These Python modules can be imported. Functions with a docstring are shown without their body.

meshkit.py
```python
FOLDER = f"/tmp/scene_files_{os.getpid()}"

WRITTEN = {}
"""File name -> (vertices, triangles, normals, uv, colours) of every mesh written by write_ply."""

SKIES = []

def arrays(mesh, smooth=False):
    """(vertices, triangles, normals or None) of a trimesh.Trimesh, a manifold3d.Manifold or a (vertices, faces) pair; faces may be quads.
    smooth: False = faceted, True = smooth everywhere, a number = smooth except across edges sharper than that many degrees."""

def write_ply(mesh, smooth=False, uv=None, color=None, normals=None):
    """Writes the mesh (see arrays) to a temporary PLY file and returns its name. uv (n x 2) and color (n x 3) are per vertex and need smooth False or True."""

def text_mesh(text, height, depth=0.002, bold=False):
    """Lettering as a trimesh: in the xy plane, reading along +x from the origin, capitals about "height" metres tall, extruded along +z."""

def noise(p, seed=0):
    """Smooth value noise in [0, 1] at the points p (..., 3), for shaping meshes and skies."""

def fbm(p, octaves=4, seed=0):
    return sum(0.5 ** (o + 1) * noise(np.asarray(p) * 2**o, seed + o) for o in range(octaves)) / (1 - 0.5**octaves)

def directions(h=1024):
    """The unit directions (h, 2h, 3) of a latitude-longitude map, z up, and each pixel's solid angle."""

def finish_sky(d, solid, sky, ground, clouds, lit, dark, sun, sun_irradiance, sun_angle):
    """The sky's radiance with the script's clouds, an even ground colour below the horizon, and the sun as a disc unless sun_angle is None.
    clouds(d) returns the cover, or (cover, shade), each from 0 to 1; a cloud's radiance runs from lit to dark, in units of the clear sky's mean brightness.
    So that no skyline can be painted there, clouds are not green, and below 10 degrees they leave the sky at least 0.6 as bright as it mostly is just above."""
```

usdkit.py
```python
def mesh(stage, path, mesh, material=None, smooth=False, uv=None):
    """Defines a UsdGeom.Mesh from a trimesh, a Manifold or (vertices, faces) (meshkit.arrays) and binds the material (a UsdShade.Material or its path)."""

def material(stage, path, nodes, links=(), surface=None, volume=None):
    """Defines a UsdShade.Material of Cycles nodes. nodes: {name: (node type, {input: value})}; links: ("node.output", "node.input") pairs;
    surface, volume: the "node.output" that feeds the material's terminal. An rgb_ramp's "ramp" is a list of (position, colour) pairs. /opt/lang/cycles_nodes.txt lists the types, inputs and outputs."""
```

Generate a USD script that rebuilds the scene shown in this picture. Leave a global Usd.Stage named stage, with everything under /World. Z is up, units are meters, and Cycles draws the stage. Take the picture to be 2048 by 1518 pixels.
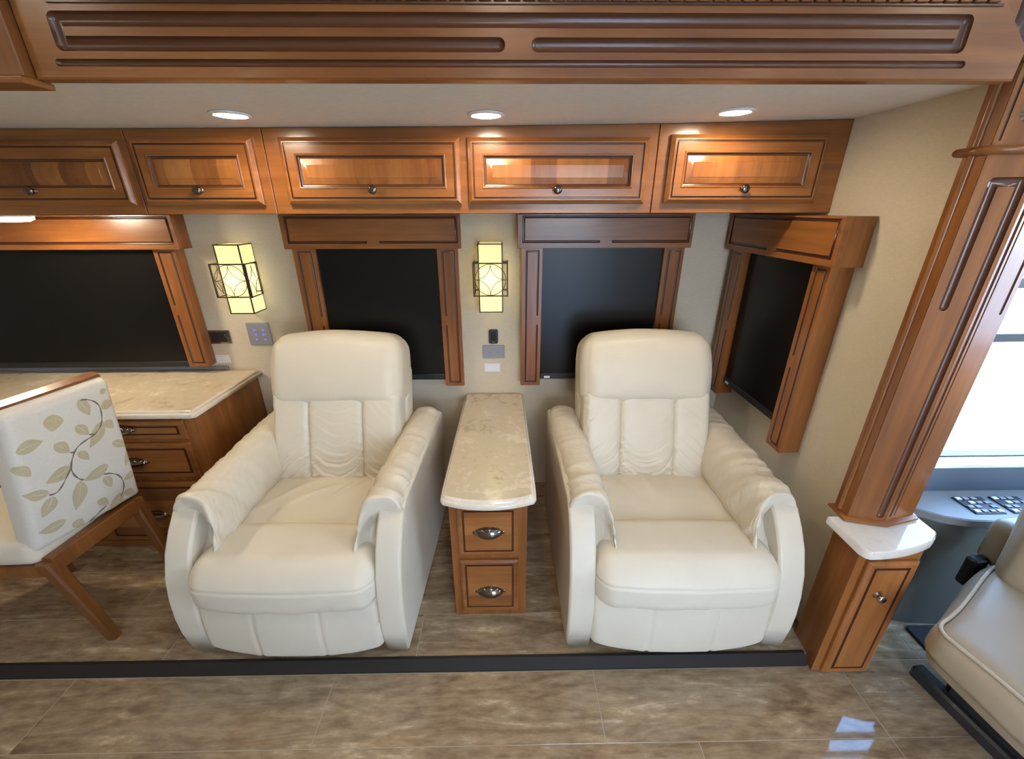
import math, random
import numpy as np, trimesh, manifold3d, shapely
from shapely.geometry import Polygon, LineString
import usdkit, meshkit
from pxr import Usd, UsdGeom, UsdLux, UsdShade, Gf, Sdf

stage = Usd.Stage.CreateInMemory()
UsdGeom.SetStageUpAxis(stage, UsdGeom.Tokens.z)
UsdGeom.SetStageMetersPerUnit(stage, 1.0)
W = UsdGeom.Xform.Define(stage, '/World'); stage.SetDefaultPrim(W.GetPrim())
UsdGeom.Scope.Define(stage, '/World/Looks')
rng = random.Random(7)

# ------------------------------------------------------------------ camera, sky, exposure
PITCH, YAW, ROLL, EYE, FPX = 0.39369501, 0.01413269, -0.00224119, 1.52, 825.0733
def make_camera():
    cy, sy, cp, sp = math.cos(YAW), math.sin(YAW), math.cos(PITCH), math.sin(PITCH)
    f = np.array([sy * cp, cy * cp, -sp]); r = np.array([cy, -sy, 0]); u = np.cross(r, f)
    r, u = math.cos(ROLL) * r + math.sin(ROLL) * u, -math.sin(ROLL) * r + math.cos(ROLL) * u
    cam = UsdGeom.Camera.Define(stage, '/World/camera')
    m = Gf.Matrix4d(*r, 0, *u, 0, *(-f), 0, 0, 0, EYE, 1)
    cam.AddTransformOp().Set(m)
    cam.CreateHorizontalApertureAttr(36.0); cam.CreateVerticalApertureAttr(36.0 * 1518 / 2048)
    cam.CreateFocalLengthAttr(36.0 * FPX / 2048)
    cam.CreateClippingRangeAttr(Gf.Vec2f(0.02, 500))
    cam.CreateExposureAttr(0.0)
make_camera()
SKY, CAN, CEIL, BULB = 15.0, 215.0, 49.0, 5200.0
SKY_H, SKY_Z = (0.94, 0.96, 1.0), (0.20, 0.48, 1.0)
usdkit.material(stage, '/World/Looks/sky_look', {
    'g': ('geometry', {}), 's': ('separate_xyz', {}), 'a': ('math', {'math_type': 'absolute'}),
    'r': ('rgb_ramp', {'ramp': [(0, SKY_H), (0.25, tuple(0.5 * (a + b) for a, b in zip(SKY_H, SKY_Z))), (0.8, SKY_Z), (1, SKY_Z)]}),
    'b': ('background_shader', {'strength': SKY})},
    [('g.incoming', 's.vector'), ('s.z', 'a.value1'), ('a.value', 'r.fac'), ('r.color', 'b.color')], surface='b.background')
dome = UsdLux.DomeLight.Define(stage, '/World/sky')
dome.CreateIntensityAttr(1.0)
UsdShade.MaterialBindingAPI.Apply(dome.GetPrim()).Bind(UsdShade.Material.Get(stage, '/World/Looks/sky_look'))

# ------------------------------------------------------------------ materials
M = {}
def mat(name, nodes, links=(), surface='p.BSDF'):
    M[name] = usdkit.material(stage, '/World/Looks/' + name, nodes, links, surface=surface)
    return M[name]
def plain(name, col, rough=0.5, **k):
    return mat(name, {'p': ('principled_bsdf', {'base_color': col, 'roughness': rough, **k})})
def emit(name, col, s):
    return mat(name, {'e': ('emission', {'color': col, 'strength': s})}, surface='e.emission')

WOODS = [(0.0, (0.105, 0.033, 0.008)), (0.45, (0.200, 0.069, 0.016)), (0.7, (0.260, 0.095, 0.024)), (1.0, (0.330, 0.130, 0.036))]
def wood(name, axis, tint=1.0, staves=None, rough=0.30):
    sc = [34.0, 34.0, 34.0]; sc[axis] = 2.6
    sc2 = [5.0, 5.0, 5.0]; sc2[axis] = 1.6
    n = {'g': ('geometry', {}), 'm': ('mapping', {'mapping_type': 'point', 'scale': tuple(sc)}), 'm2': ('mapping', {'mapping_type': 'point', 'scale': tuple(sc2)}),
         'n': ('noise_texture', {'scale': 1.0, 'detail': 5, 'roughness': 0.6, 'distortion': 0.4}), 'n2': ('noise_texture', {'scale': 1.0, 'detail': 3}),
         'mx': ('mix_float', {'fac': 0.55}), 'r': ('rgb_ramp', {'ramp': [(p, tuple(c * tint for c in col)) for p, col in WOODS]}),
         'mr': ('map_range', {'from_min': 0.28, 'from_max': 0.72, 'clamp': True}),
         'b': ('bump', {'strength': 0.06, 'distance': 0.002}),
         'p': ('principled_bsdf', {'roughness': rough, 'coat_weight': 0.2, 'coat_roughness': 0.14, 'specular_ior_level': 0.42})}
    l = [('g.position', 'm.vector'), ('g.position', 'm2.vector'), ('m.vector', 'n.vector'), ('m2.vector', 'n2.vector'), ('n.fac', 'mx.a'), ('n2.fac', 'mx.b'),
         ('n.fac', 'b.height'), ('b.normal', 'p.normal')]
    if staves:
        ax, width = staves
        n.update({'s': ('separate_xyz', {}), 'd': ('math', {'math_type': 'divide', 'value2': width}), 'f': ('math', {'math_type': 'floor'}),
                  'w': ('white_noise_texture', {'dimensions': '1D'}), 'wm': ('map_range', {'to_min': -0.13, 'to_max': 0.16}), 'ad': ('math', {'math_type': 'add'})})
        l += [('g.position', 's.vector'), ('s.' + 'xyz'[ax], 'd.value1'), ('d.value', 'f.value1'), ('f.value', 'w.w'), ('w.value', 'wm.value'),
              ('mx.result', 'ad.value1'), ('wm.result', 'ad.value2'), ('ad.value', 'mr.value')]
    else:
        l += [('mx.result', 'mr.value')]
    l += [('mr.result', 'r.fac'), ('r.color', 'p.base_color')]
    return mat(name, n, l)
wood('wood_x', 0); wood('wood_y', 1); wood('wood_z', 2)
wood('wood_panel_x', 2, 1.12, (0, 0.085)); wood('wood_panel_dx', 0, 0.95, (2, 0.075)); wood('wood_panel_y', 0, 1.0)
wood('wood_chair', 2, 0.72)
plain('glaze_soft', (0.085, 0.029, 0.011), 0.30, coat_weight=0.3, coat_roughness=0.15)
plain('glaze', (0.052, 0.015, 0.006), 0.32, coat_weight=0.3, coat_roughness=0.15)

def leather(name, c, scale=420):
    return mat(name, {'g': ('geometry', {}), 'v': ('voronoi_texture', {'scale': scale}), 'n': ('noise_texture', {'scale': 9, 'detail': 3}),
        'r': ('rgb_ramp', {'ramp': [(0.3, tuple(x * 0.95 for x in c)), (0.7, c)]}), 'b': ('bump', {'strength': 0.12, 'distance': 0.0006}),
        'p': ('principled_bsdf', {'roughness': 0.42, 'specular_ior_level': 0.4})},
        [('g.position', 'v.vector'), ('g.position', 'n.vector'), ('n.fac', 'r.fac'), ('r.color', 'p.base_color'), ('v.distance', 'b.height'), ('b.normal', 'p.normal')])
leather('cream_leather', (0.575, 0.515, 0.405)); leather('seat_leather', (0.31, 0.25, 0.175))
plain('cream_piping', (0.40, 0.335, 0.245), 0.5)

def weave(name, c, amp=0.1, rough=0.75, spec=0.35):
    return mat(name, {'g': ('geometry', {}), 'm': ('mapping', {'scale': (60, 60, 700)}), 'n': ('noise_texture', {'scale': 1, 'detail': 3}),
        'm2': ('mapping', {'scale': (500, 500, 60)}), 'n2': ('noise_texture', {'scale': 1, 'detail': 2}), 'x': ('mix_float', {'fac': 0.4}),
        'r': ('rgb_ramp', {'ramp': [(0.3, tuple(v * (1 - amp) for v in c)), (0.7, tuple(v * (1 + amp) for v in c))]}),
        'b': ('bump', {'strength': 0.12, 'distance': 0.0008}), 'p': ('principled_bsdf', {'roughness': rough, 'specular_ior_level': spec})},
        [('g.position', 'm.vector'), ('m.vector', 'n.vector'), ('g.position', 'm2.vector'), ('m2.vector', 'n2.vector'), ('n.fac', 'x.a'), ('n2.fac', 'x.b'),
         ('x.result', 'r.fac'), ('r.color', 'p.base_color'), ('x.result', 'b.height'), ('b.normal', 'p.normal')])
weave('wall_vinyl', (0.54, 0.465, 0.345)); weave('soffit_vinyl', (0.70, 0.645, 0.56), 0.06); weave('chair_fabric', (0.57, 0.535, 0.47), 0.07, 0.85)
weave('leaf_thread', (0.43, 0.37, 0.235), 0.12, 0.85); weave('vine_thread', (0.17, 0.14, 0.12), 0.12, 0.85)
weave('shade_fabric', (0.004, 0.0034, 0.003), 0.2, 0.28, 0.27)

def stone(name, base, vein, dark, rough):
    return mat(name, {'g': ('geometry', {}), 'n': ('noise_texture', {'scale': 7, 'detail': 6, 'roughness': 0.62, 'distortion': 0.8}),
        'n2': ('noise_texture', {'scale': 38, 'detail': 4, 'roughness': 0.6}), 'x': ('mix_float', {'fac': 0.35}),
        'r': ('rgb_ramp', {'ramp': [(0.34, dark), (0.46, base), (0.54, base), (0.64, vein)]}),
        'p': ('principled_bsdf', {'roughness': rough, 'specular_ior_level': 0.5})},
        [('g.position', 'n.vector'), ('g.position', 'n2.vector'), ('n.fac', 'x.a'), ('n2.fac', 'x.b'), ('x.result', 'r.fac'), ('r.color', 'p.base_color')])
stone('counter_stone', (0.51, 0.43, 0.305), (0.62, 0.545, 0.42), (0.34, 0.27, 0.175), 0.10)
stone('cap_stone', (0.62, 0.58, 0.52), (0.68, 0.64, 0.58), (0.54, 0.50, 0.44), 0.10)
stone('edge_stone', (0.60, 0.53, 0.43), (0.70, 0.64, 0.54), (0.46, 0.38, 0.28), 0.14)
def tile_mat(name, seed):
    off = (seed * 3.7, seed * 1.9, 0)
    return mat(name, {'g': ('geometry', {}), 'm': ('mapping', {'location': off, 'scale': (1.7, 10.0, 1)}), 'n': ('noise_texture', {'scale': 1.6, 'detail': 8, 'roughness': 0.68, 'distortion': 0.9}),
        'm2': ('mapping', {'location': off, 'scale': (11, 30, 1)}), 'n2': ('noise_texture', {'scale': 1.5, 'detail': 5, 'roughness': 0.6}), 'x': ('mix_float', {'fac': 0.35}),
        'r': ('rgb_ramp', {'ramp': [(0.33, (0.11, 0.068, 0.036)), (0.43, (0.195, 0.130, 0.073)), (0.50, (0.26, 0.181, 0.104)), (0.56, (0.315, 0.225, 0.132)), (0.615, (0.45, 0.34, 0.212)), (0.71, (0.56, 0.44, 0.29))]}),
        'b': ('bump', {'strength': 0.03, 'distance': 0.001}), 'p': ('principled_bsdf', {'roughness': 0.05, 'specular_ior_level': 0.55})},
        [('g.position', 'm.vector'), ('m.vector', 'n.vector'), ('g.position', 'm2.vector'), ('m2.vector', 'n2.vector'), ('n.fac', 'x.a'), ('n2.fac', 'x.b'),
         ('x.result', 'r.fac'), ('r.color', 'p.base_color')])
for k in range(4): tile_mat('travertine_%d' % k, k + 1)
plain('grout', (0.34, 0.28, 0.20), 0.7)
plain('black_rubber', (0.020, 0.016, 0.013), 0.6, specular_ior_level=0.2)
plain('black_plastic', (0.012, 0.012, 0.013), 0.35)
plain('dark_bronze', (0.055, 0.035, 0.022), 0.4, metallic=0.6)
plain('chrome', (0.42, 0.39, 0.36), 0.08, metallic=1.0)
plain('smoked_chrome', (0.20, 0.17, 0.145), 0.12, metallic=1.0)
plain('silver_plastic', (0.24, 0.235, 0.26), 0.4)
plain('white_label', (0.72, 0.72, 0.74), 0.4); plain('print_grey', (0.25, 0.25, 0.30), 0.6)
plain('white_trim', (0.75, 0.72, 0.66), 0.45)
plain('slate_trim', (0.045, 0.060, 0.080), 0.5); plain('grey_trim', (0.085, 0.080, 0.062), 0.6); plain('console_top', (0.17, 0.175, 0.18), 0.4)
plain('window_frame_black', (0.02, 0.022, 0.025), 0.4); plain('concrete', (0.42, 0.39, 0.34), 0.9)
plain('mirror', (0.62, 0.64, 0.68), 0.05, metallic=1.0); plain('beige_paint', (0.55, 0.49, 0.39), 0.6); plain('carpet_dark', (0.02, 0.021, 0.024), 0.9)
emit('can_glow', (1.0, 0.84, 0.62), CAN); emit('ceiling_glow', (1.0, 0.86, 0.68), CEIL); emit('bulb_glow', (1.0, 0.93, 0.74), BULB)
emit('blue_led', (0.16, 0.20, 1.0), 1.6); emit('blue_led_dim', (0.25, 0.34, 1.0), 0.55)
mat('lamp_linen', {'g': ('geometry', {}), 'm': ('mapping', {'scale': (80, 80, 300)}), 'n': ('noise_texture', {'scale': 1, 'detail': 2}), 'r': ('rgb_ramp', {'ramp': [(0.3, (0.84, 0.82, 0.60)), (0.7, (0.93, 0.91, 0.70))]}),
    'd': ('diffuse_bsdf', {}), 't': ('translucent_bsdf', {}), 'x': ('mix_closure', {'fac': 0.62})},
    [('g.position', 'm.vector'), ('m.vector', 'n.vector'), ('n.fac', 'r.fac'), ('r.color', 'd.color'), ('r.color', 't.color'), ('d.BSDF', 'x.closure1'), ('t.BSDF', 'x.closure2')], surface='x.closure')
mat('window_glass', {'w': ('layer_weight', {}), 'f': ('math', {'math_type': 'power', 'value2': 5.0}), 'fa': ('math', {'math_type': 'multiply_add', 'value2': 0.9, 'value3': 0.05}), 't': ('transparent_bsdf', {'color': (0.93, 0.97, 0.98)}), 'g': ('glossy_bsdf', {'roughness': 0.0, 'color': (1, 1, 1)}), 'x': ('mix_closure', {})},
    [('w.facing', 'f.value1'), ('f.value', 'fa.value1'), ('fa.value', 'x.fac'), ('t.BSDF', 'x.closure1'), ('g.BSDF', 'x.closure2')], surface='x.closure')

# ------------------------------------------------------------------ scene helpers
used = {}
def numbered(parent, name):
    k = used.get((parent, name), -1) + 1
    used[(parent, name)] = k
    return name if k == 0 else '%s_%03d' % (name, k)
def pth(x):
    return '/World' if x is None else (x if isinstance(x, str) else str(x.GetPath()))
def tag(pr, label=None, cat=None, group=None, kind=None):
    for k, v in (('label', label), ('category', cat), ('group', group), ('kind', kind)):
        if v: pr.SetCustomDataByKey(k, v)
    return pr
def thing(name, label, cat, loc=(0, 0, 0), rz=0, group=None, kind=None):
    x = UsdGeom.Xform.Define(stage, '/World/' + numbered('/World', name))
    x.AddTranslateOp().Set(Gf.Vec3d(*loc))
    if rz: x.AddRotateZOp().Set(rz)
    return tag(x.GetPrim(), label, cat, group, kind)
def obj(name, mesh, m, parent=None, smooth=30, label=None, loc=None):
    p = pth(parent)
    g = usdkit.mesh(stage, p + '/' + numbered(p, name), mesh, M[m], smooth=smooth)
    if loc is not None: UsdGeom.Xformable(g).AddTranslateOp().Set(Gf.Vec3d(*loc))
    return tag(g.GetPrim(), label)
def struct(name, mesh, m, smooth=30, label=None):
    return tag(obj(name, mesh, m, None, smooth), label, kind='structure')
def dup(root, label, loc, rz=0):
    was = root.GetCustomData()
    r = thing(root.GetName().rstrip('0123456789').rstrip('_'), label, was['category'], loc, rz, was.get('group'))
    r.GetReferences().AddInternalReference(root.GetPath()); r.SetInstanceable(True)
    return r

# ------------------------------------------------------------------ mesh helpers
cat = trimesh.util.concatenate
def box(x0, x1, y0, y1, z0, z1, c=0.0):
    h = np.array([x1 - x0, y1 - y0, z1 - z0]) / 2; o = np.array([x0 + x1, y0 + y1, z0 + z1]) / 2
    c = min(c, 0.45 * h.min())
    if c <= 0:
        b = trimesh.creation.box(extents=2 * h); b.apply_translation(o); return b
    pts = []
    for sx in (-1, 1):
        for sy in (-1, 1):
            for sz in (-1, 1):
                s = np.array([sx, sy, sz])
                for k in range(3):
                    d = h - c; d[k] = h[k]; pts.append(o + s * d)
    return trimesh.convex.convex_hull(np.array(pts))
def frame(mesh, o, U, V):
    U, V = np.array(U, float), np.array(V, float); N = np.cross(U, V)
    v = np.asarray(mesh.vertices)
    m = mesh.copy(); m.vertices = np.array(o) + v[:, :1] * U + v[:, 1:2] * V + v[:, 2:3] * N
    return m
BACK = ((1, 0, 0), (0, 0, 1)); SIDE = ((0, -1, 0), (0, 0, 1))     # faces -y; faces -x
def ccw(p):
    p = np.asarray(p, float)
    a = 0.5 * np.sum(p[:, 0] * np.roll(p[:, 1], -1) - np.roll(p[:, 0], -1) * p[:, 1])
    return p if a > 0 else p[::-1]
def inset(p, t):
    """Mitred inward offset of a counter-clockwise loop (outward for t < 0)."""
    d = np.roll(p, -1, 0) - p; d /= np.maximum(np.linalg.norm(d, axis=1, keepdims=True), 1e-12)
    n = np.stack([-d[:, 1], d[:, 0]], 1); n0 = np.roll(n, 1, 0)
    b = n + n0; k = (b * n).sum(1, keepdims=True)
    return p + t * b / np.maximum(k, 0.3)
def tri(outer, holes=()):
    v, f = trimesh.creation.triangulate_polygon(Polygon(outer, holes), engine='earcut')
    return v, f
def cap(outer, holes, d, flip=False):
    v, f = tri(outer, holes)
    a = v[f[:, 0]]; b = v[f[:, 1]]; c = v[f[:, 2]]
    s = (b[:, 0] - a[:, 0]) * (c[:, 1] - a[:, 1]) - (b[:, 1] - a[:, 1]) * (c[:, 0] - a[:, 0])
    f = np.where((s < 0)[:, None], f[:, ::-1], f)
    if flip: f = f[:, ::-1]
    return trimesh.Trimesh(np.column_stack([v, np.full(len(v), d)]), f, process=False)
def rings(p, prof, closed=True):
    """Quads between successive offsets of loop p; prof = [(inset, height)]."""
    n = len(p); R = [np.column_stack([inset(p, t), np.full(n, d)]) for t, d in prof]
    v = np.vstack(R); f = []
    i = np.arange(n); j = (i + 1) % n
    for k in range(len(R) - 1):
        a, b = k * n, (k + 1) * n
        f += [np.stack([a + i, a + j, b + j], 1), np.stack([a + i, b + j, b + i], 1)]
    return trimesh.Trimesh(v, np.vstack(f), process=False)
def slab(p, prof):
    """Solid with edge profile prof from bottom to top."""
    p = ccw(p)
    return cat([cap(inset(p, prof[0][0]), [], prof[0][1], True), rings(p, prof), cap(inset(p, prof[-1][0]), [], prof[-1][1])])
def rectp(u0, u1, v0, v1): return np.array([(u0, v0), (u1, v0), (u1, v1), (u0, v1)], float)
def rrect(u0, u1, v0, v1, r, n=6):
    out = []
    for cx, cy, a0 in ((u1 - r, v0 + r, -90), (u1 - r, v1 - r, 0), (u0 + r, v1 - r, 90), (u0 + r, v0 + r, 180)):
        for k in range(n + 1):
            a = math.radians(a0 + 90 * k / n); out.append((cx + r * math.cos(a), cy + r * math.sin(a)))
    return np.array(out)
def loops_of(poly):
    e = ccw(np.array(poly.exterior.coords)[:-1]); return e, [ccw(np.array(h.coords)[:-1])[::-1] for h in poly.interiors]
def stroke(path, w, closed=False, join='mitre'):
    g = LineString(list(path) + ([path[0]] if closed else []))
    q = g.buffer(w / 2, cap_style='round' if not closed else 'flat', join_style=join, quad_segs=4, mitre_limit=3)
    if closed:
        q = Polygon(path).buffer(w / 2, join_style=join, quad_segs=4).difference(Polygon(path).buffer(-w / 2, join_style=join, quad_segs=4))
    return q
COVE = lambda w, d, n=4: [(w / 2 * 0.92 * (1 - math.cos(math.pi / 2 * k / n)), -d * math.sin(math.pi / 2 * k / n)) for k in range(n + 1)]
def grooved(outline, t, grooves, bev=0.002):
    """A plate of thickness t with routed grooves [(shapely polygon, width, depth)]: (plate, groove) meshes in (u, v, depth)."""
    p = ccw(outline); holes = []; gm = []
    for poly, w, d in grooves:
        e, hs = loops_of(poly); holes.append((e, hs))
        prof = [(a, t + b) for a, b in COVE(w, d)]
        gm += [rings(e, prof)] + [rings(h, prof) for h in hs]
        gm.append(cap(inset(e, prof[-1][0]), [inset(h, prof[-1][0]) for h in hs], prof[-1][1]))
    top = Polygon(inset(p, bev))
    for poly, w, d in grooves: top = top.difference(poly)
    parts = [cap(p, [], 0, True), rings(p, [(0, 0), (0, t - bev), (bev, t)])]
    for g in (top.geoms if hasattr(top, 'geoms') else [top]):
        parts.append(cap(np.array(g.exterior.coords)[:-1], [np.array(h.coords)[:-1] for h in g.interiors], t))
    return cat(parts), (cat(gm) if gm else None)
def motif(u0, u1, v0, v1, w, gap, side='bottom', gap0=None):
    """The routed rectangle whose one side is broken in the middle."""
    m = (u0 + u1) / 2; n = (v0 + v1) / 2
    c = [(u0, v0), (u1, v0), (u1, v1), (u0, v1)]
    if side == 'bottom':  path = [(m + gap / 2, v0), c[1], c[2], c[3], c[0], (m - gap / 2, v0)]
    elif side == 'right': path = [(u1, n + gap / 2), c[2], c[3], c[0], c[1], (u1, n - gap / 2)]
    else:                 path = [(u0, n - gap / 2), c[0], c[1], c[2], c[3], (u0, n + gap / 2)]
    return stroke(path, w)
def tube(pts, r, n=8, closed=False):
    pts = np.array(pts, float); N = len(pts)
    t = np.roll(pts, -1, 0) - np.roll(pts, 1, 0) if closed else np.gradient(pts, axis=0)
    t /= np.maximum(np.linalg.norm(t, axis=1, keepdims=True), 1e-9)
    a = np.array([0, 0, 1.0]) if abs(t[0][2]) < 0.8 else np.array([1.0, 0, 0])
    fr = []
    for k in range(N):
        a = a - t[k] * (a @ t[k]); a /= np.linalg.norm(a); fr.append((a.copy(), np.cross(t[k], a)))
    rr = np.broadcast_to(np.asarray(r, float), N)
    ang = 2 * np.pi * np.arange(n) / n
    v = np.vstack([pts[k] + rr[k] * (np.cos(ang)[:, None] * fr[k][0] + np.sin(ang)[:, None] * fr[k][1]) for k in range(N)])
    f = []; i = np.arange(n); j = (i + 1) % n
    for k in range(N if closed else N - 1):
        A, B = k * n, ((k + 1) % N) * n
        f += [np.stack([A + i, A + j, B + j], 1), np.stack([A + i, B + j, B + i], 1)]
    if not closed:
        v = np.vstack([v, pts[0], pts[-1]])
        f += [np.stack([j, i, np.full(n, len(v) - 2)], 1), np.stack([(N - 1) * n + i, (N - 1) * n + j, np.full(n, len(v) - 1)], 1)]
    m = trimesh.Trimesh(v, np.vstack(f), process=False)
    if m.volume < 0: m.invert()
    return m
def lathe(prof, n=24, o=(0, 0, 0), axis='z'):
    m = trimesh.creation.revolve(np.array(prof, float), sections=n)
    if m.volume < 0: m.invert()
    if axis == '-y': m.vertices = m.vertices[:, [0, 2, 1]] * [1, -1, 1]
    if axis == '-x': m.vertices = m.vertices[:, [2, 0, 1]] * [-1, -1, 1]
    if m.volume < 0: m.invert()
    m.apply_translation(o); return m
def cushion(sx, sy, sz, r, n=(24, 24, 12), bulge=0.0):
    """Dense rounded box, centred on the origin, with a puff of the faces."""
    h = np.array([sx, sy, sz]) / 2; V = []; F = []; base = 0
    for ax in range(3):
        a, b = [k for k in range(3) if k != ax]
        for s in (-1, 1):
            A, B = np.meshgrid(np.linspace(-1, 1, n[a] + 1), np.linspace(-1, 1, n[b] + 1), indexing='ij')
            P = np.zeros(A.shape + (3,)); P[..., a] = A; P[..., b] = B; P[..., ax] = s
            idx = np.arange(A.size).reshape(A.shape) + base; base += A.size
            q = [idx[:-1, :-1], idx[1:, :-1], idx[1:, 1:], idx[:-1, 1:]]
            if (s > 0) == (ax == 1): q = q[::-1]
            V.append(P.reshape(-1, 3)); q = [x.ravel() for x in q]
            F += [np.stack([q[0], q[1], q[2]], 1), np.stack([q[0], q[2], q[3]], 1)]
    u = np.vstack(V)
    m = trimesh.Trimesh(u, np.vstack(F), process=False); m.merge_vertices(digits_vertex=6)
    u = np.array(m.vertices); p = u * h
    rr = np.minimum(r, h); c = np.clip(p, -(h - rr), h - rr); d = (p - c) / rr
    L = np.linalg.norm(d, axis=1, keepdims=True)
    p = c + rr * d / np.maximum(L, 1e-9)
    if bulge:
        w = np.prod(np.cos(u * np.pi / 2 * 0.98)[:, :, None] * (1 - np.eye(3)) + np.eye(3), axis=1)
        p = p + bulge * w * np.sign(u) * (np.abs(u) > 0.999)
    m.vertices = p
    return m, u
def normals_of(m):
    m2 = trimesh.Trimesh(m.vertices, m.faces, process=False); return np.array(m2.vertex_normals)
def push(m, amount):
    m.vertices = m.vertices + normals_of(m) * np.asarray(amount)[:, None]; return m
def sstep(a, b, x):
    t = np.clip((x - a) / (b - a), 0, 1); return t * t * (3 - 2 * t)

# ------------------------------------------------------------------ the shell
D, XR, YC, SF = 2.01, 1.13, 1.535, 0.03           # back wall, right wall of the bay, cabinet fronts, raised floor
struct('ground', box(-60, 60, -60, 60, -1.22, -1.2), 'concrete', label='pale concrete outside the windows')
struct('wall_back', box(-4.2, XR + 0.2, D, D + 0.06, 0.0, 1.95), 'wall_vinyl', label='beige woven vinyl back wall of the seating bay')
struct('wall_right', box(XR, XR + 0.19, 1.065, D + 0.06, 0.0, 1.95), 'wall_vinyl', label='beige woven vinyl side wall with the angled window')
struct('wall_left', box(-4.2, -4.1, -1.6, D + 0.06, 0, 2.3), 'beige_paint')
# the bay's ceiling, bowing up slightly toward the right wall
xs = np.linspace(-4.2, XR + 0.1, 41); zs = np.interp(xs, [-4.2, -1.3, -0.1, 0.55, 1.13, 1.3], [1.757, 1.757, 1.764, 1.772, 1.785, 1.788])
def soffit_z(x): return float(np.interp(x, xs, zs))
v = np.array([(x, y, z + o) for x, z in zip(xs, zs) for o in (0, 0.05) for y in (0.97 if x < 0.95 else 1.08, D + 0.03)])
f = []
for k in range(len(xs) - 1):
    a, b = 4 * k, 4 * k + 4
    for q in ((a, a + 1, b + 1, b), (a + 2, b + 2, b + 3, a + 3), (a, b, b + 2, a + 2), (a + 1, a + 3, b + 3, b + 1)): f.append(q)
sof = trimesh.Trimesh(v, np.vstack([[q[0], q[1], q[2]] for q in f] + [[q[0], q[2], q[3]] for q in f]), process=False)
struct('ceiling_bay', sof, 'soffit_vinyl', label='pale woven vinyl ceiling of the seating bay')
struct('ceiling', box(-4.2, 3.2, -1.7, 1.4, 2.12, 2.18), 'soffit_vinyl')
# the rest of the coach
cw = 1.27
wall_front = cat([box(1.32, 3.2, cw, cw + 0.06, -0.1, 0.66), box(1.32, 1.565, cw, cw + 0.06, 0.66, 2.15), box(2.75, 3.2, cw, cw + 0.06, 0.66, 2.15), box(1.565, 2.75, cw, cw + 0.06, 1.75, 2.15)])
struct('wall_driver', wall_front, 'slate_trim')
struct('wall_windshield', cat([box(3.1, 3.2, -1.7, 1.4, -0.1, 0.8), box(3.1, 3.2, -1.7, 1.4, 1.95, 2.15), box(3.1, 3.2, -1.7, -1.4, 0.8, 1.95), box(3.1, 3.2, 1.15, 1.4, 0.8, 1.95)]), 'slate_trim')
struct('wall_opposite', cat([box(-4.2, 0.22, -1.7, -1.6, -0.1, 2.15), box(1.24, 3.2, -1.7, -1.6, -0.1, 2.15), box(0.22, 1.24, -1.7, -1.6, 1.92, 2.15)]), 'beige_paint')
t = tag(UsdGeom.Xform.Define(stage, '/World/door_1').GetPrim(), 'open entry door across the aisle letting daylight in', kind='structure')
for nm, b in (('jamb', box(0.22, 0.25, -1.71, -1.59, -0.05, 1.92)), ('jamb', box(1.21, 1.24, -1.71, -1.59, -0.05, 1.92)), ('lintel', box(0.22, 1.24, -1.71, -1.59, 1.89, 1.92)), ('step', box(0.22, 1.24, -2.0, -1.6, -0.35, -0.30)), ('leaf', box(1.24, 1.29, -2.66, -1.71, -0.25, 1.92, 0.004))): obj(nm, b, 'window_frame_black' if nm != 'leaf' else 'white_trim', t, False)

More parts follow.
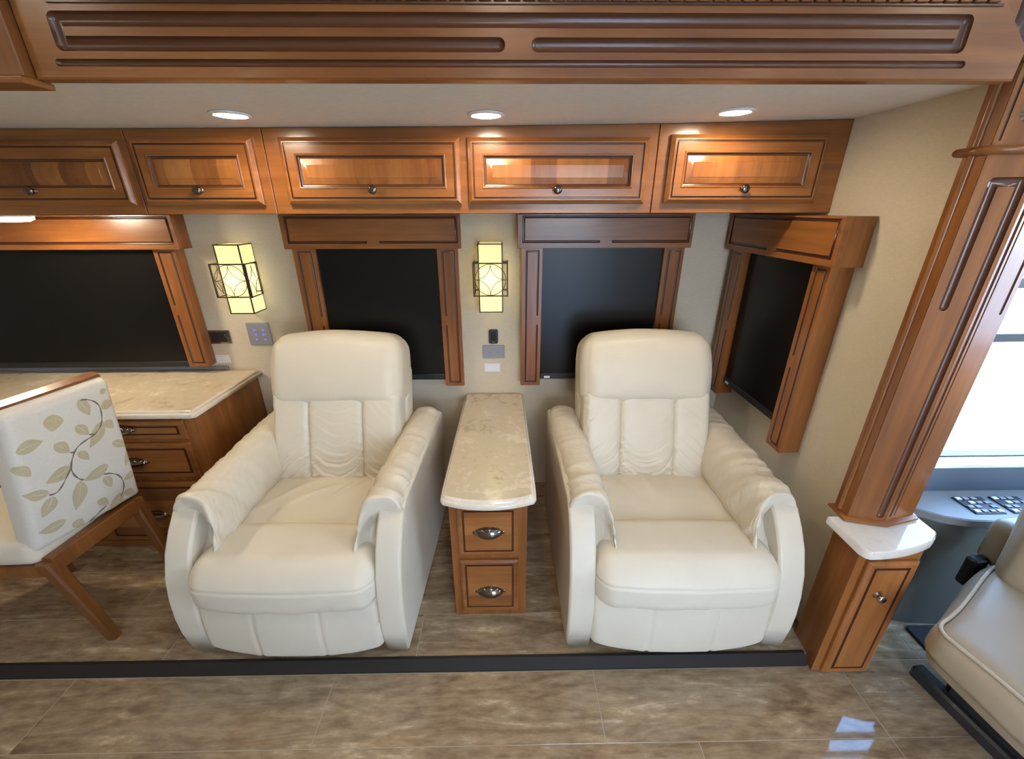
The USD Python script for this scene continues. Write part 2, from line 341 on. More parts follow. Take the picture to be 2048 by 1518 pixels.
def floor_tiles():
    fl = tag(UsdGeom.Xform.Define(stage, '/World/floor').GetPrim(), 'brown streaked travertine tile floor', kind='structure')
    obj('subfloor', cat([box(-4.2, 3.2, -1.7, 0.955, -0.03, -0.0007), box(-4.2, 3.2, 0.955, 1.3, -0.035, -0.0007)]), 'grout', fl, False)
    obj('subfloor', box(-4.2, XR, 0.986, D, -0.0005, SF - 0.0007), 'grout', fl, False)
    g, c = 0.0012, 0.0008
    def lay(x0, x1, y0, y1, z, offs, L=0.906, clipx=(-3.6, 3.1)):
        x = offs
        while x > clipx[0]: x -= L
        while x < clipx[1]:
            a, b = max(x, x0), min(x + L, x1)
            if b - a > 0.05:
                r = rng.random
                obj('tile', box(a + g, b - g, y0 + g, y1 - g, z - 0.004, z, c), 'travertine_%d' % rng.randrange(4), fl, False)
            x += L
    # front floor: rows run along x
    for y0, y1, o in ((0.737, 0.955, -0.608), (0.519, 0.737, -0.322), (0.30, 0.519, -0.05), (0.08, 0.30, -0.608), (-0.14, 0.08, -0.322), (-0.36, -0.14, 0)): lay(-3.6, 1.184, y0, y1, 0.0, o)
    for y0, y1, o in ((0.974, 1.25, 1.5), (0.737, 0.974, 1.184), (0.519, 0.737, 1.49), (0.30, 0.519, 1.3), (0.08, 0.30, 1.184), (-0.14, 0.08, 1.4), (-0.36, -0.14, 1.2)): lay(1.184, 3.1, y0, y1, 0.0, o)
    # raised floor of the bay
    for y0, y1, o in ((0.986, 1.162, -0.333), (1.162, 1.188, -0.333), (1.188, 1.391, -1.50), (1.391, 1.60, -1.0), (1.60, 1.81, -1.4), (1.81, D, -1.0)):
        if y1 - y0 > 0.05: lay(-3.6, XR, y0 if y0 != 1.188 else 1.162, y1, SF, o, clipx=(-3.6, XR))
floor_tiles()
lip = np.array([(0.957, -0.002), (0.957, 0.006), (0.972, 0.020), (0.984, SF + 0.002), (0.994, SF + 0.002), (0.994, -0.002)])
lm = slab(lip, [(0, 0), (0, 5.271)]); lm.vertices = np.column_stack([lm.vertices[:, 2] - 4.2, lm.vertices[:, 0], lm.vertices[:, 1]])
if lm.volume < 0: lm.invert()
struct('trim_1', lm, 'black_rubber', label='black rubber strip along the edge of the raised floor')

# ------------------------------------------------------------------ wooden fascia above the bay
def fascia():
    t = thing('fascia', 'long carved wooden fascia with routed slots above the pale ceiling strip', 'fascia', (0, 0, 0))
    y, th = 0.96, 0.028
    x0, x1, z0 = -0.8665, 0.972, 1.7427
    ring_w = 0.0225
    gs = [(stroke([(0.05 + ring_w / 2, 1.796), (0.845, 1.796), (0.845, 1.8318), (-0.798, 1.8318), (-0.798, 1.796), (0.002 - ring_w / 2, 1.796)], ring_w, join='round'), ring_w, 0.011),
          (stroke([(-0.815, 1.7676), (0.862, 1.7676)], 0.012), 0.012, 0.007)]
    p = np.array([(x0, z0), (x1, z0), (x1 + 0.004, z0 + 0.05), (x1 - 0.06, 1.858), (x1 - 0.07, 1.99), (x0, 1.99)])
    plate, gr = grooved(p, th, gs, 0.003)
    obj('plate', frame(plate, (0, y, 0), *BACK), 'wood_x', t); obj('groove', frame(gr, (0, y, 0), *BACK), 'glaze_soft', t, label='dark stained routed grooves')
    # dentil row: a recessed dark back with upright blocks
    obj('ledge', box(-0.80, 0.90, y - th - 0.003, y - th, 1.8535, 1.858, 0.001), 'glaze', t)
    x = -0.80
    obj('rail', box(-0.80, -0.462, y - th - 0.008, y - th, 1.858, 1.965, 0.0012), 'wood_x', t)
    x = -0.462
    while x < 0.885:
        obj('dentil_block', box(x + 0.0022, x + 0.026 - 0.0022, y - th - 0.008, y - th, 1.858, 1.965, 0.0015), 'wood_z', t, False); x += 0.026
    return t
fascia()
struct('trim_2', box(-0.866, 0.966, 0.962, 0.972, 1.747, 1.79), 'soffit_vinyl')
struct('wall_above', box(-4.2, 0.965, 0.965, 1.02, 1.80, 2.14), 'wood_x')
def corner_cabinet():
    t = thing('upper_cabinet', 'wooden wall cabinet with bottom moulding cut off at the top left corner', 'cabinet', (0, 0, 0))
    x1, yf, yb, z0, z1 = -0.8675, 0.912, 0.9635, 1.742, 2.11
    obj('body', box(-2.2, x1, yf, yb, z0, z1, 0.002), 'wood_z', t)
    p = rectp(-1.75, -0.925, 1.757, 2.05)
    d, pn, gl = door_meshes(0.825, 0.293)
    o = (-1.75, yf, 1.757)
    dp = obj('door', frame(d, o, *BACK), 'wood_x', t); obj('panel', frame(pn, o, *BACK), 'wood_panel_x', dp); obj('groove', frame(gl, o, *BACK), 'glaze', dp)
    mp = np.array([(0, 0), (0.03, 0), (0.034, 0.008), (0.02, 0.016), (0.014, 0.024), (0, 0.024)])
    prof = [(0.0, 0.0), (-0.0008, 0.002), (-0.0008, 0.008), (0.0, 0.0105)]
    pl = rectp(-2.2, x1 - 0.0002, yf - 0.006, yb)
    m = slab(pl, prof); m.apply_translation((0, 0, z0 - 0.011)); obj('moulding', m, 'wood_x', t)
def door_meshes(w, h, t0=0.020, k=1.0):
    """A raised-panel door in (u, v, d): frame, raised panel, dark glaze lines."""
    p = rectp(0, w, 0, h)
    F = [(0, 0), (0, 0.011), (0.004, 0.015), (0.012 * k, t0), (0.0165 * k, t0)]
    G1 = [(0.0165 * k, t0), (0.018 * k, t0 - 0.004), (0.021 * k, t0 - 0.004), (0.0225 * k, t0)]
    F2 = [(0.0225 * k, t0), (0.047 * k, t0), (0.050 * k, t0 + 0.002), (0.053 * k, t0 + 0.001)]
    G2 = [(0.053 * k, t0 + 0.001), (0.055 * k, t0 - 0.006), (0.0595 * k, t0 - 0.008), (0.0615 * k, t0 - 0.007)]
    Pn = [(0.0615 * k, t0 - 0.007), (0.080 * k, t0 - 0.001), (0.0805 * k, t0)]
    fr = cat([rings(p, F), rings(p, F2), cap(p, [], 0, True)])
    gl = cat([rings(p, G1), rings(p, G2)])
    pn = cat([rings(p, Pn), cap(inset(p, Pn[-1][0]), [], t0)])
    return fr, pn, gl
corner_cabinet()

# ------------------------------------------------------------------ overhead cabinets
def knob_mesh(o, axis='-y', s=1.0):
    return lathe([(0, 0), (0.0095 * s, 0), (0.010 * s, 0.002), (0.005 * s, 0.004), (0.0045 * s, 0.011), (0.0115 * s, 0.015), (0.0145 * s, 0.019), (0.013 * s, 0.0235), (0.008 * s, 0.026), (0, 0.0265)], 24, o, axis)
def overhead(label, x0, x1, doors):
    t = thing('overhead_cabinet', label, 'cabinet', (0, 0, 0), group='row of overhead cabinets')
    zt = [soffit_z(x0 + 0.001) - 0.001, soffit_z(x1 - 0.001) - 0.001]
    g = 0.0012
    tops = [x for x in xs if x0 + 0.02 < x < x1 - 0.02][::-1]
    p = [(x0 + g, 1.503), (x1 - g, 1.503), (x1 - g, zt[1])] + [(x, soffit_z(x) - 0.001) for x in tops] + [(x0 + g, zt[0])]
    m = slab(p, [(0, 0), (0, D - YC - 0.0035), (0.0015, D - YC - 0.002)])
    obj('body', frame(m, (0, D - 0.002, 0), *BACK), 'wood_x', t)
    for dx0, dx1, dz0, dz1 in doors:
        fr, pn, gl = door_meshes(dx1 - dx0, dz1 - dz0); o = (dx0, YC - 0.0005, dz0)
        d = obj('door', frame(fr, o, *BACK), 'wood_x', t)
        obj('panel', frame(pn, o, *BACK), 'wood_panel_x', d); obj('groove', frame(gl, o, *BACK), 'glaze_soft', d, label='dark glazed groove lines')
        obj('knob', knob_mesh(((dx0 + dx1) / 2, YC - 0.019, dz0 + 0.044)), 'smoked_chrome', d, True, label='round polished metal knob')
    return t
overhead('overhead wooden cabinet at far left, above the long black window shade', -2.30, -1.219, [(-1.86, -1.236, 1.531, 1.722)])
overhead('narrow overhead wooden cabinet with one door, above the left wall sconce', -1.219, -0.78, [(-1.203, -0.811, 1.5315, 1.730)])
overhead('wide overhead wooden cabinet with two raised-panel doors in the middle', -0.78, 0.502, [(-0.727, -0.147, 1.5325, 1.731), (-0.1225, 0.471, 1.5325, 1.7305)])
overhead('overhead wooden cabinet at the right end against the beige side wall', 0.502, XR, [(0.540, 1.056, 1.534, 1.739)])

# ------------------------------------------------------------------ recessed lights
def can_light(x, y, z, label, r=0.040, glow='can_glow', group='recessed ceiling lights'):
    t = thing('recessed_light', label, 'light', (x, y, z), group=group)
    obj('trim_ring', lathe([(r, 0), (r + 0.012, 0), (r + 0.011, -0.004), (r + 0.004, -0.007), (r, -0.005)], 32), 'white_trim', t, True)
    obj('lens', lathe([(0, -0.010), (r * 0.5, -0.009), (r * 0.9, -0.0065), (r, -0.003), (r, -0.001), (0, -0.001)], 32), glow, t, True, label='glowing warm white lens')
for x, y, l in ((-0.750, 1.332, 'lit round ceiling light above the narrow overhead cabinet, leftmost of three'), (-0.052, 1.355, 'lit round ceiling light in the middle of the pale ceiling strip'), (0.657, 1.367, 'lit round ceiling light nearest the beige side wall, rightmost of three')):
    can_light(x, y, soffit_z(x), l)
t = thing('puck_light', 'glowing oval puck light under the far left overhead cabinet', 'light', (-1.815, 1.66, 1.503))
obj('ring', lathe([(0, 0), (0.062, 0), (0.060, -0.008), (0, -0.008)], 32), 'white_trim', t, True)
obj('lens', lathe([(0.055, -0.008), (0.055, -0.018), (0.040, -0.026), (0, -0.028), (0, -0.008)], 32), 'can_glow', t, True)
for x, col in ((-2.6, 'first'), (-1.3, 'second'), (0.0, 'third'), (1.3, 'fourth')):
    for y, row in ((0.35, 'row nearer the fascia'), (-0.75, 'row farther from the fascia')): can_light(x, y, 2.12, 'round main ceiling light, %s from the left, %s' % (col, row), 0.075, 'ceiling_glow', 'coach ceiling lights out of frame')

# ------------------------------------------------------------------ window surrounds and shades
HW, SW = 0.011, 0.0085
def header(t, o, axes, w, h, d, ends=(True, True), gaps=True):
    """Front board with routed motif, in front of a box with rounded ends."""
    gs = [(motif(0.027, w - 0.018, 0.028, h - 0.012, HW, 0.062), HW, 0.005)] if gaps else []
    plate, gr = grooved(rectp(0, w, 0, h), 0.020, gs, 0.0015)
    off = d - 0.020; pl = plate.copy(); pl.apply_translation((0, 0, off)); g2 = gr.copy(); g2.apply_translation((0, 0, off))
    b = obj('header', frame(pl, o, *axes), 'wood_x' if axes is BACK else 'wood_y', t); obj('groove', frame(g2, o, *axes), 'glaze', b, label='dark routed groove')
    a = [(0.004, off), (0.004, off - 0.012), (0.008, off - 0.020), (0.011, 0.02), (0.012, 0.0)]
    pp = [(0.004, off)] + [(0.004 + 0.010 * (1 - math.cos(k / 6 * math.pi / 2)), off - 0.012 - (off - 0.012) * math.sin(k / 6 * math.pi / 2)) for k in range(7)]
    outline = pp + [(w - x, y) for x, y in pp[::-1]]
    m = slab(outline, [(0, 0), (0, h)]); vv = m.vertices.copy(); m.vertices = np.column_stack([vv[:, 0], vv[:, 2], vv[:, 1]]); m.invert()
    obj('header_return', frame(m, o, *axes), 'wood_z', b)
def stile(t, o, axes, w, h, d, side):
    plate, gr = grooved(rectp(0, w, 0, h), 0.018, [(motif(0.024, w - 0.020, 0.022, h - 0.014, SW, 0.052, side), SW, 0.004)], 0.0015)
    off = d - 0.018
    for m in (plate, gr): m.apply_translation((0, 0, off))
    b = obj('stile', frame(plate, o, *axes), 'wood_z', t); obj('groove', frame(gr, o, *axes), 'glaze', b, label='dark routed groove')
    pp = [(0.003, off)] + [(0.003 + 0.007 * (1 - math.cos(k / 5 * math.pi / 2)), off - 0.006 - (off - 0.006) * math.sin(k / 5 * math.pi / 2)) for k in range(6)]
    m = slab(pp + [(w - x, y) for x, y in pp[::-1]], [(0.0005, 0), (0.0005, h)]); vv = m.vertices.copy(); m.vertices = np.column_stack([vv[:, 0], vv[:, 2], vv[:, 1]]); m.invert()
    obj('stile_return', frame(m, o, *axes), 'wood_z', b)
def shade(label, o, axes, w, h, tagged=None):
    t = thing('roller_shade', label, 'window shade', (0, 0, 0), group='black window shades')
    obj('fabric', frame(box(0.001, w - 0.001, 0.028, h, 0.046, 0.052), o, *axes), 'shade_fabric', t, False)
    obj('hem_bar', frame(box(0.001, w - 0.001, 0, 0.030, 0.040, 0.058, 0.003), o, *axes), 'black_plastic', t)
    for a in (0.001, w - 0.014): obj('side_channel', frame(box(a, a + 0.013, 0.004, h, 0.001, 0.046), o, *axes), 'black_plastic', t, False)
    if tagged is not None: obj('label', frame(box(tagged, tagged + 0.030, 0.006, 0.0165, 0.058, 0.0588), o, *axes), 'white_label', t, False, label='tiny white label')
HB = 1.355
def surround(label, x0, x1, xs0, xs1, xi0, xi1, zb, group='window surrounds'):
    t = thing('window_surround', label, 'window frame', (0, 0, 0), group=group)
    header(t, (x0, D, HB), BACK, x1 - x0, 1.497 - HB, 0.10)
    if xs0 is not None: stile(t, (xs0, D, zb), BACK, xi0 - xs0, HB - 0.001 - zb, 0.068, 'right')
    stile(t, (xi1, D, zb), BACK, xs1 - xi1, HB - 0.001 - zb, 0.068, 'left')
surround('wooden window surround behind the left recliner', -0.973, -0.197, -0.9565, -0.2155, -0.857, -0.311, 0.681)
surround('wooden window surround behind the right recliner, left of the corner', 0.053, 0.825, 0.0715, 0.812, 0.169, 0.720, 0.681)
surround('wooden window surround above the counter at far left', -3.2, -1.43, None, -1.475, None, -1.575, 0.795)
shade('closed black window shade behind the left recliner', (-0.857, D, 0.711), BACK, 0.546, HB - 0.002 - 0.711)
shade('closed black window shade with white tag behind the right recliner', (0.169, D, 0.711), BACK, 0.551, HB - 0.002 - 0.711, 0.022)
shade('wide black window shade above the stone counter', (-3.1, D, 0.790), BACK, 3.1 - 1.575, HB - 0.002 - 0.790)
t = thing('window_surround', 'wooden window surround on the right side wall', 'window frame', (0, 0, 0), group='window surrounds')
header(t, (XR, 1.985, 1.345), SIDE, 1.985 - 1.312, 0.150, 0.110)
stile(t, (XR, 1.965, 0.66), SIDE, 0.095, 0.684, 0.085, 'right')
stile(t, (XR, 1.430, 0.645), SIDE, 1.430 - 1.344, 0.699, 0.085, 'left')
shade('black window shade on the right side wall', (XR, 1.87, 0.722), SIDE, 0.44, 0.621, 0.02)

# ------------------------------------------------------------------ wall sconces
def sconce(label, x, group='wall sconces'):
    t = thing('wall_sconce', label, 'wall lamp', (x, D, 1.222), group=group)
    w, z0, z1, d = 0.053, -0.151, 0.152, 0.105
    th = 0.0015
    obj('back_plate', box(-0.05, 0.05, -0.006, 0, -0.06, 0.07, 0.001), 'dark_bronze', t)
    obj('shade_panel', box(-w, w, -d, -d + th, z0, z1), 'lamp_linen', t, False)
    for s in (-1, 1): obj('shade_panel', box(s * w - th / 2, s * w + th / 2, -d + th, -0.0004, z0, z1), 'lamp_linen', t, False)
    for zz in (z0, z1): obj('shade_cap', box(-w, w, -d + th, -0.0004, zz - th / 2, zz + th / 2), 'lamp_linen', t, False)
    fr = []
    def bar(a, b, r=0.0022): fr.append(box(*np.sort([[a[0], b[0]]], 1)[0] + [-r, r], *np.sort([[a[1], b[1]]], 1)[0] + [-r, r], *np.sort([[a[2], b[2]]], 1)[0] + [-r, r]))
    for zz in (z0, z1):
        bar((-w, -d, zz), (w, -d, zz))
        for s in (-1, 1): bar((s * w, -d, zz), (s * w, -0.004, zz))
    for s in (-1, 1): bar((s * w, -d, z0), (s * w, -d, z1)); bar((s * w, -0.004, z0), (s * w, -0.004, z1), 0.0016)
    obj('shade_frame', cat(fr), 'dark_bronze', t, False); fr.clear()
    W2, a0, a1, d2, d3 = 0.076, -0.071, 0.073, 0.130, 0.042
    for zz in (a0, a1):
        bar((-W2, -d2, zz), (W2, -d2, zz), 0.0025)
        for s in (-1, 1): bar((s * W2, -d2, zz), (s * W2, -d3, zz), 0.0022)
    for s in (-1, 1):
        bar((s * W2, -d2, a0), (s * W2, -d2, a1), 0.003); bar((s * W2, -d3, a0), (s * W2, -d3, a1), 0.003)
        for zz in (a0 + 0.012, a1 - 0.004): bar((s * W2, -d3, zz), (s * w, -d3, zz), 0.003)
    obj('cage', cat(fr), 'dark_bronze', t, False)
    cz = (a0 + a1) / 2; R = 0.069; wires = []
    def arc(cx, c2, r, a, b, plane):
        an = np.radians(np.linspace(a, b, 18)); u, v = cx + r * np.cos(an), c2 + r * np.sin(an)
        return np.column_stack([u, np.full(18, -d2), v]) if plane is None else np.column_stack([np.full(18, plane), -u, v])
    an = np.radians(np.linspace(0, 360, 48, endpoint=False))
    wires.append(tube(np.column_stack([R * np.cos(an), np.full(48, -d2), cz + R * np.sin(an)]), 0.0013, 6, True))
    for k in range(4):
        b = math.radians(45 + 90 * k); r2 = R * 1.0
        wires.append(tube(arc(R * 1.4142 * math.cos(b), cz + R * 1.4142 * math.sin(b), r2, 180 + 45 + 90 * k - 45, 180 + 45 + 90 * k + 45, None), 0.0011, 6))
    for s in (-1, 1):
        c0 = (d2 + d3) / 2; r3 = (d2 - d3) / 2 * 0.95
        for k in range(4):
            b = 45 + 90 * k
            pts = arc(c0 + 1.4142 * r3 * math.cos(math.radians(b)), cz + 1.4142 * r3 * math.sin(math.radians(b)), r3, 180 + b - 45, 180 + b + 45, s * W2)
            pts[:, 2] = cz + (pts[:, 2] - cz) * 1.55; wires.append(tube(pts, 0.0011, 6))
    obj('wire_ornament', cat(wires), 'dark_bronze', t, True)
    bl = lathe([(0, -0.026), (0.012, -0.022), (0.019, -0.008), (0.019, 0.006), (0.010, 0.022), (0.008, 0.034), (0, 0.034)], 20, (0, -0.055, 0.0))
    obj('bulb', bl, 'bulb_glow', t, True)
    obj('bulb_holder', cat([lathe([(0, 0.034), (0.010, 0.034), (0.010, 0.055), (0, 0.055)], 16, (0, -0.055, 0)), box(-0.006, 0.006, -0.055, -0.004, 0.044, 0.052)]), 'dark_bronze', t)
sconce('lit wall sconce above the touch panel, left of the left recliner', -1.222)
sconce('lit wall sconce on the wall between the two recliners', -0.069)

# ------------------------------------------------------------------ switches, outlets and stickers on the back wall
def plate(x0, x1, z0, z1, d, r=0.005): 
    return frame(slab(rrect(x0, x1, z0, z1, r), [(0, 0), (0, d - 0.001), (0.001, d)]), (0, D, 0), *BACK)
t = thing('outlet', 'chrome wall outlet with black socket above the counter', 'outlet', (0, 0, 0))
obj('plate', plate(-1.492, -1.379, 0.893, 0.962, 0.005, 0.003), 'chrome', t)
obj('socket', plate(-1.471, -1.403, 0.909, 0.947, 0.011, 0.004), 'black_plastic', t)
obj('bezel', cat([plate(-1.478, -1.396, 0.948, 0.953, 0.008, 0.002), plate(-1.478, -1.396, 0.903, 0.908, 0.008, 0.002), plate(-1.400, -1.392, 0.906, 0.93, 0.009, 0.002)]), 'smoked_chrome', t)
for s in (-1.452, -1.430): obj('slot', plate(s, s + 0.003, 0.922, 0.936, 0.0113, 0.0008), 'carpet_dark', t, False)
t = thing('touch_panel', 'grey square touch panel with six glowing blue icons beside the left recliner', 'switch', (0, 0, 0))
obj('plate', plate(-1.286, -1.174, 0.887, 1.0, 0.008, 0.006), 'silver_plastic', t)
for i, x in enumerate((-1.248, -1.208)):
    for j, z in enumerate((0.964, 0.940, 0.916)):
        k = (i + 2 * j) % 3
        ms = [plate(x - 0.007, x + 0.008, z - 0.0015, z + 0.0015, 0.0085, 0.0008), plate(x - 0.005 + 0.003 * k, x - 0.001 + 0.003 * k, z - 0.006, z + 0.006, 0.0085, 0.0008)]
        obj('icon', cat(ms), 'blue_led', t, False)
obj('icon_line', plate(-1.262, -1.196, 0.983, 0.985, 0.0085, 0.0006), 'blue_led_dim', t, False)
t = thing('touch_panel', 'grey oblong touch panel with two faint blue icons under the black rocker switch', 'switch', (0, 0, 0))
obj('plate', plate(-0.121, -0.009, 0.808, 0.876, 0.008, 0.004), 'silver_plastic', t)
for x in (-0.086, -0.043):
    obj('icon', cat([plate(x - 0.008, x + 0.008, 0.8395, 0.8425, 0.0085, 0.0008), plate(x - 0.0015, x + 0.0015, 0.833, 0.850, 0.0085, 0.0008)]), 'blue_led_dim', t, False)
t = thing('rocker_switch', 'small black rocker switch above the grey touch panel between the recliners', 'switch', (0, 0, 0))
obj('body', plate(-0.088, -0.042, 0.886, 0.959, 0.010, 0.009), 'black_plastic', t)
obj('rocker', plate(-0.078, -0.052, 0.903, 0.934, 0.013, 0.004), 'black_rubber', t); obj('rocker', plate(-0.077, -0.053, 0.938, 0.948, 0.012, 0.002), 'black_rubber', t)
obj('mark', plate(-0.072, -0.058, 0.893, 0.8955, 0.0103, 0.0008), 'print_grey', t, False)
def sticker(label, x0, x1, z0, z1):
    t = thing('sticker', label, 'sticker', (0, 0, 0))
    obj('paper', plate(x0, x1, z0, z1, 0.0012, 0.002), 'white_label', t, False)
    ms = []; a, b, c, d = x0 + 0.005, x1 - 0.005, z0 + 0.005, z1 - 0.005; e = 0.0012
    ms += [plate(a, b, c, c + e, 0.0014, 0.0004), plate(a, b, d - e, d, 0.0014, 0.0004), plate(a, a + e, c, d, 0.0014, 0.0004), plate(b - e, b, c, d, 0.0014, 0.0004)]
    obj('border', cat(ms), 'print_grey', t, False)
    r = random.Random(3); ln = []
    for k in range(3):
        z = d - 0.008 - k * 0.009; x = a + 0.006 + 0.004 * r.random()
        while x < b - 0.010:
            l = 0.003 + 0.006 * r.random(); ln.append(plate(x, min(x + l, b - 0.004), z - 0.001, z + 0.001, 0.0014, 0.0004)); x += l + 0.002
    obj('print', cat(ln), 'print_grey', t, False, label='tiny illegible grey print')
sticker('white bordered notice sticker under the chrome outlet', -1.496, -1.412, 0.789, 0.832)
sticker('white bordered notice sticker under the oblong touch panel', -0.114, -0.033, 0.731, 0.775)

# ------------------------------------------------------------------ drawers and pulls
def drawer_meshes(w, h, k=1.0):
    p = rectp(0, w, 0, h); t0 = 0.019
    F = [(0, 0), (0, 0.010), (0.003, 0.014), (0.008 * k, 0.017), (0.018 * k, t0 - 0.004)]
    G = [(0.018 * k, t0 - 0.004), (0.0195 * k, t0 - 0.008), (0.0235 * k, t0 - 0.008), (0.025 * k, t0 - 0.003)]
    return cat([rings(p, F), cap(p, [], 0, True)]), cap(inset(p, 0.025 * k), [], t0 - 0.003), rings(p, G)
def cup_pull():
    """Bin pull: a quarter-round hood with flared ends, open below; local x right, y out of the drawer, z up."""
    n, m = 24, 10; V = []
    for i in range(n + 1):
        s = -1 + 2 * i / n; a = (1 - abs(s) ** 2.2) ** 0.75
        for j in range(m + 1):
            q = j / m * math.pi * 0.62
            hgt = 0.0245 * a + 0.003; dep = 0.021 * a + 0.0025
            V.append((0.050 * s, -dep * math.sin(q), 0.006 * (a - 0.35) + hgt * math.cos(q) - 0.010 * a))
    V = np.array(V); F = []
    for i in range(n):
        for j in range(m):
            a, b = i * (m + 1) + j, (i + 1) * (m + 1) + j
            F += [(a, b, b + 1), (a, b + 1, a + 1)]
    F = np.array(F); inner = V * [0.97, 0.86, 0.9]
    o = len(V); F2 = np.vstack([F, F[:, ::-1] + o]); lip = []
    for i in range(n): a, b = i * (m + 1) + m, (i + 1) * (m + 1) + m; lip += [(a, b, b + o), (a, b + o, a + o)]
    hood = trimesh.Trimesh(np.vstack([V, inner]), np.vstack([F2, lip]), process=False)
    ends = [lathe([(0, 0), (0.006, 0), (0.006, 0.002), (0, 0.003)], 12, (s * 0.051, 0, -0.003), '-y') for s in (-1, 1)]
    return cat([hood] + ends)
PULL = cup_pull()
def drawer(t, o, axes, w, h, pull=None, k=1.0, pm='wood_panel_dx'):
    fr, pn, gl = drawer_meshes(w, h, k)
    d = obj('drawer', frame(fr, o, *axes), 'wood_x', t); obj('panel', frame(pn, o, *axes), pm, d); obj('groove', frame(gl, o, *axes), 'glaze', d, label='dark stained groove')
    if pull is not None:
        m = PULL.copy(); m.apply_translation((o[0] + pull[0], o[1] - 0.016, o[2] + pull[1])); obj('cup_pull', m, 'smoked_chrome', d, True, label='polished chrome cup pull')
OGEE = [(0.006, 0), (0.001, 0.003), (0, 0.010), (0.001, 0.017), (0.005, 0.021), (0.008, 0.022), (0.009, 0.0235), (0.010, 0.027), (0.013, 0.031), (0.018, 0.033)]
def stone_top(name, label, pts, z, parent=None):
    p = ccw(pts); e = cat([cap(inset(p, OGEE[0][0]), [], OGEE[0][1], True), rings(p, OGEE)]); tp = cap(inset(p, OGEE[-1][0]), [], OGEE[-1][1])
    for m in (e, tp): m.apply_translation((0, 0, z))
    return e, tp
# end table between the recliners
t = thing('end_table', 'narrow wooden end table with stone top between the two recliners', 'table', (0, 0, 0))
tx0, tx1, ty = -0.2065, 0.069, 1.158
obj('carcass', box(tx0, tx1, ty, D - 0.01, SF, 0.579, 0.0015), 'wood_z', t)
for z0, h, pz in ((0.352, 0.222, 0.112), (0.070, 0.255, 0.108)):
    drawer(t, (tx0 + 0.029, ty, z0), BACK, 0.216, h, (0.110, pz))
top = [(-0.216, D - 0.004), (-0.230, 1.80)]
top = [(-0.222, D - 0.006), (-0.2335, 1.20), (-0.232, 1.155)] + [(-0.222 + 0.0, 1.140)] + [(x, 1.140 - 0.030 * (1 - ((x + 0.066) / 0.156) ** 2)) for x in np.linspace(-0.205, 0.073, 12)] + [(0.090, 1.140), (0.100, 1.155), (0.1015, 1.20), (0.090, D - 0.006)]
e, tp = stone_top('top', '', top, 0.579)
s = obj('stone_edge', e, 'edge_stone', t, 40); obj('stone_top', tp, 'counter_stone', t, False, label='polished beige stone top')

# counter with drawers on the left
t = thing('counter_cabinet', 'wooden drawer cabinet with stone counter under the wide black shade', 'cabinet', (0, 0, 0))
cx1, cy0 = -1.300, 1.552
obj('carcass', box(-3.2, cx1, cy0, D - 0.003, SF, 0.722, 0.0015), 'wood_z', t)
obj('side_panel', box(cx1 - 0.001, cx1 + 0.006, cy0 + 0.002, D - 0.003, SF, 0.721, 0.001), 'wood_z', t)
for z0, h, pz in ((0.616, 0.093, 0.052), (0.424, 0.175, 0.085), (0.075, 0.325, 0.150)):
    for a, b in ((-1.862, -1.352), (-2.42, -1.91)): drawer(t, (a, cy0, z0), BACK, b - a, h, ((b - a) / 2, pz), 1.35)
obj('toe_rail', box(-3.2, cx1, cy0 - 0.004, cy0, SF, 0.062), 'wood_x', t)
e, tp = stone_top('top', '', [(-3.2, 1.518), (-1.300, 1.518), (-1.279, 1.530), (-1.265, D - 0.003), (-3.2, D - 0.003)], 0.723)
obj('stone_edge', e, 'edge_stone', t, 40); obj('stone_top', tp, 'counter_stone', t, False, label='polished beige stone counter')
struct('baseboard_back', box(-3.2, -1.43, D - 0.012, D, 0.7565, 0.775, 0.002), 'silver_plastic', label='thin grey strip behind the counter')

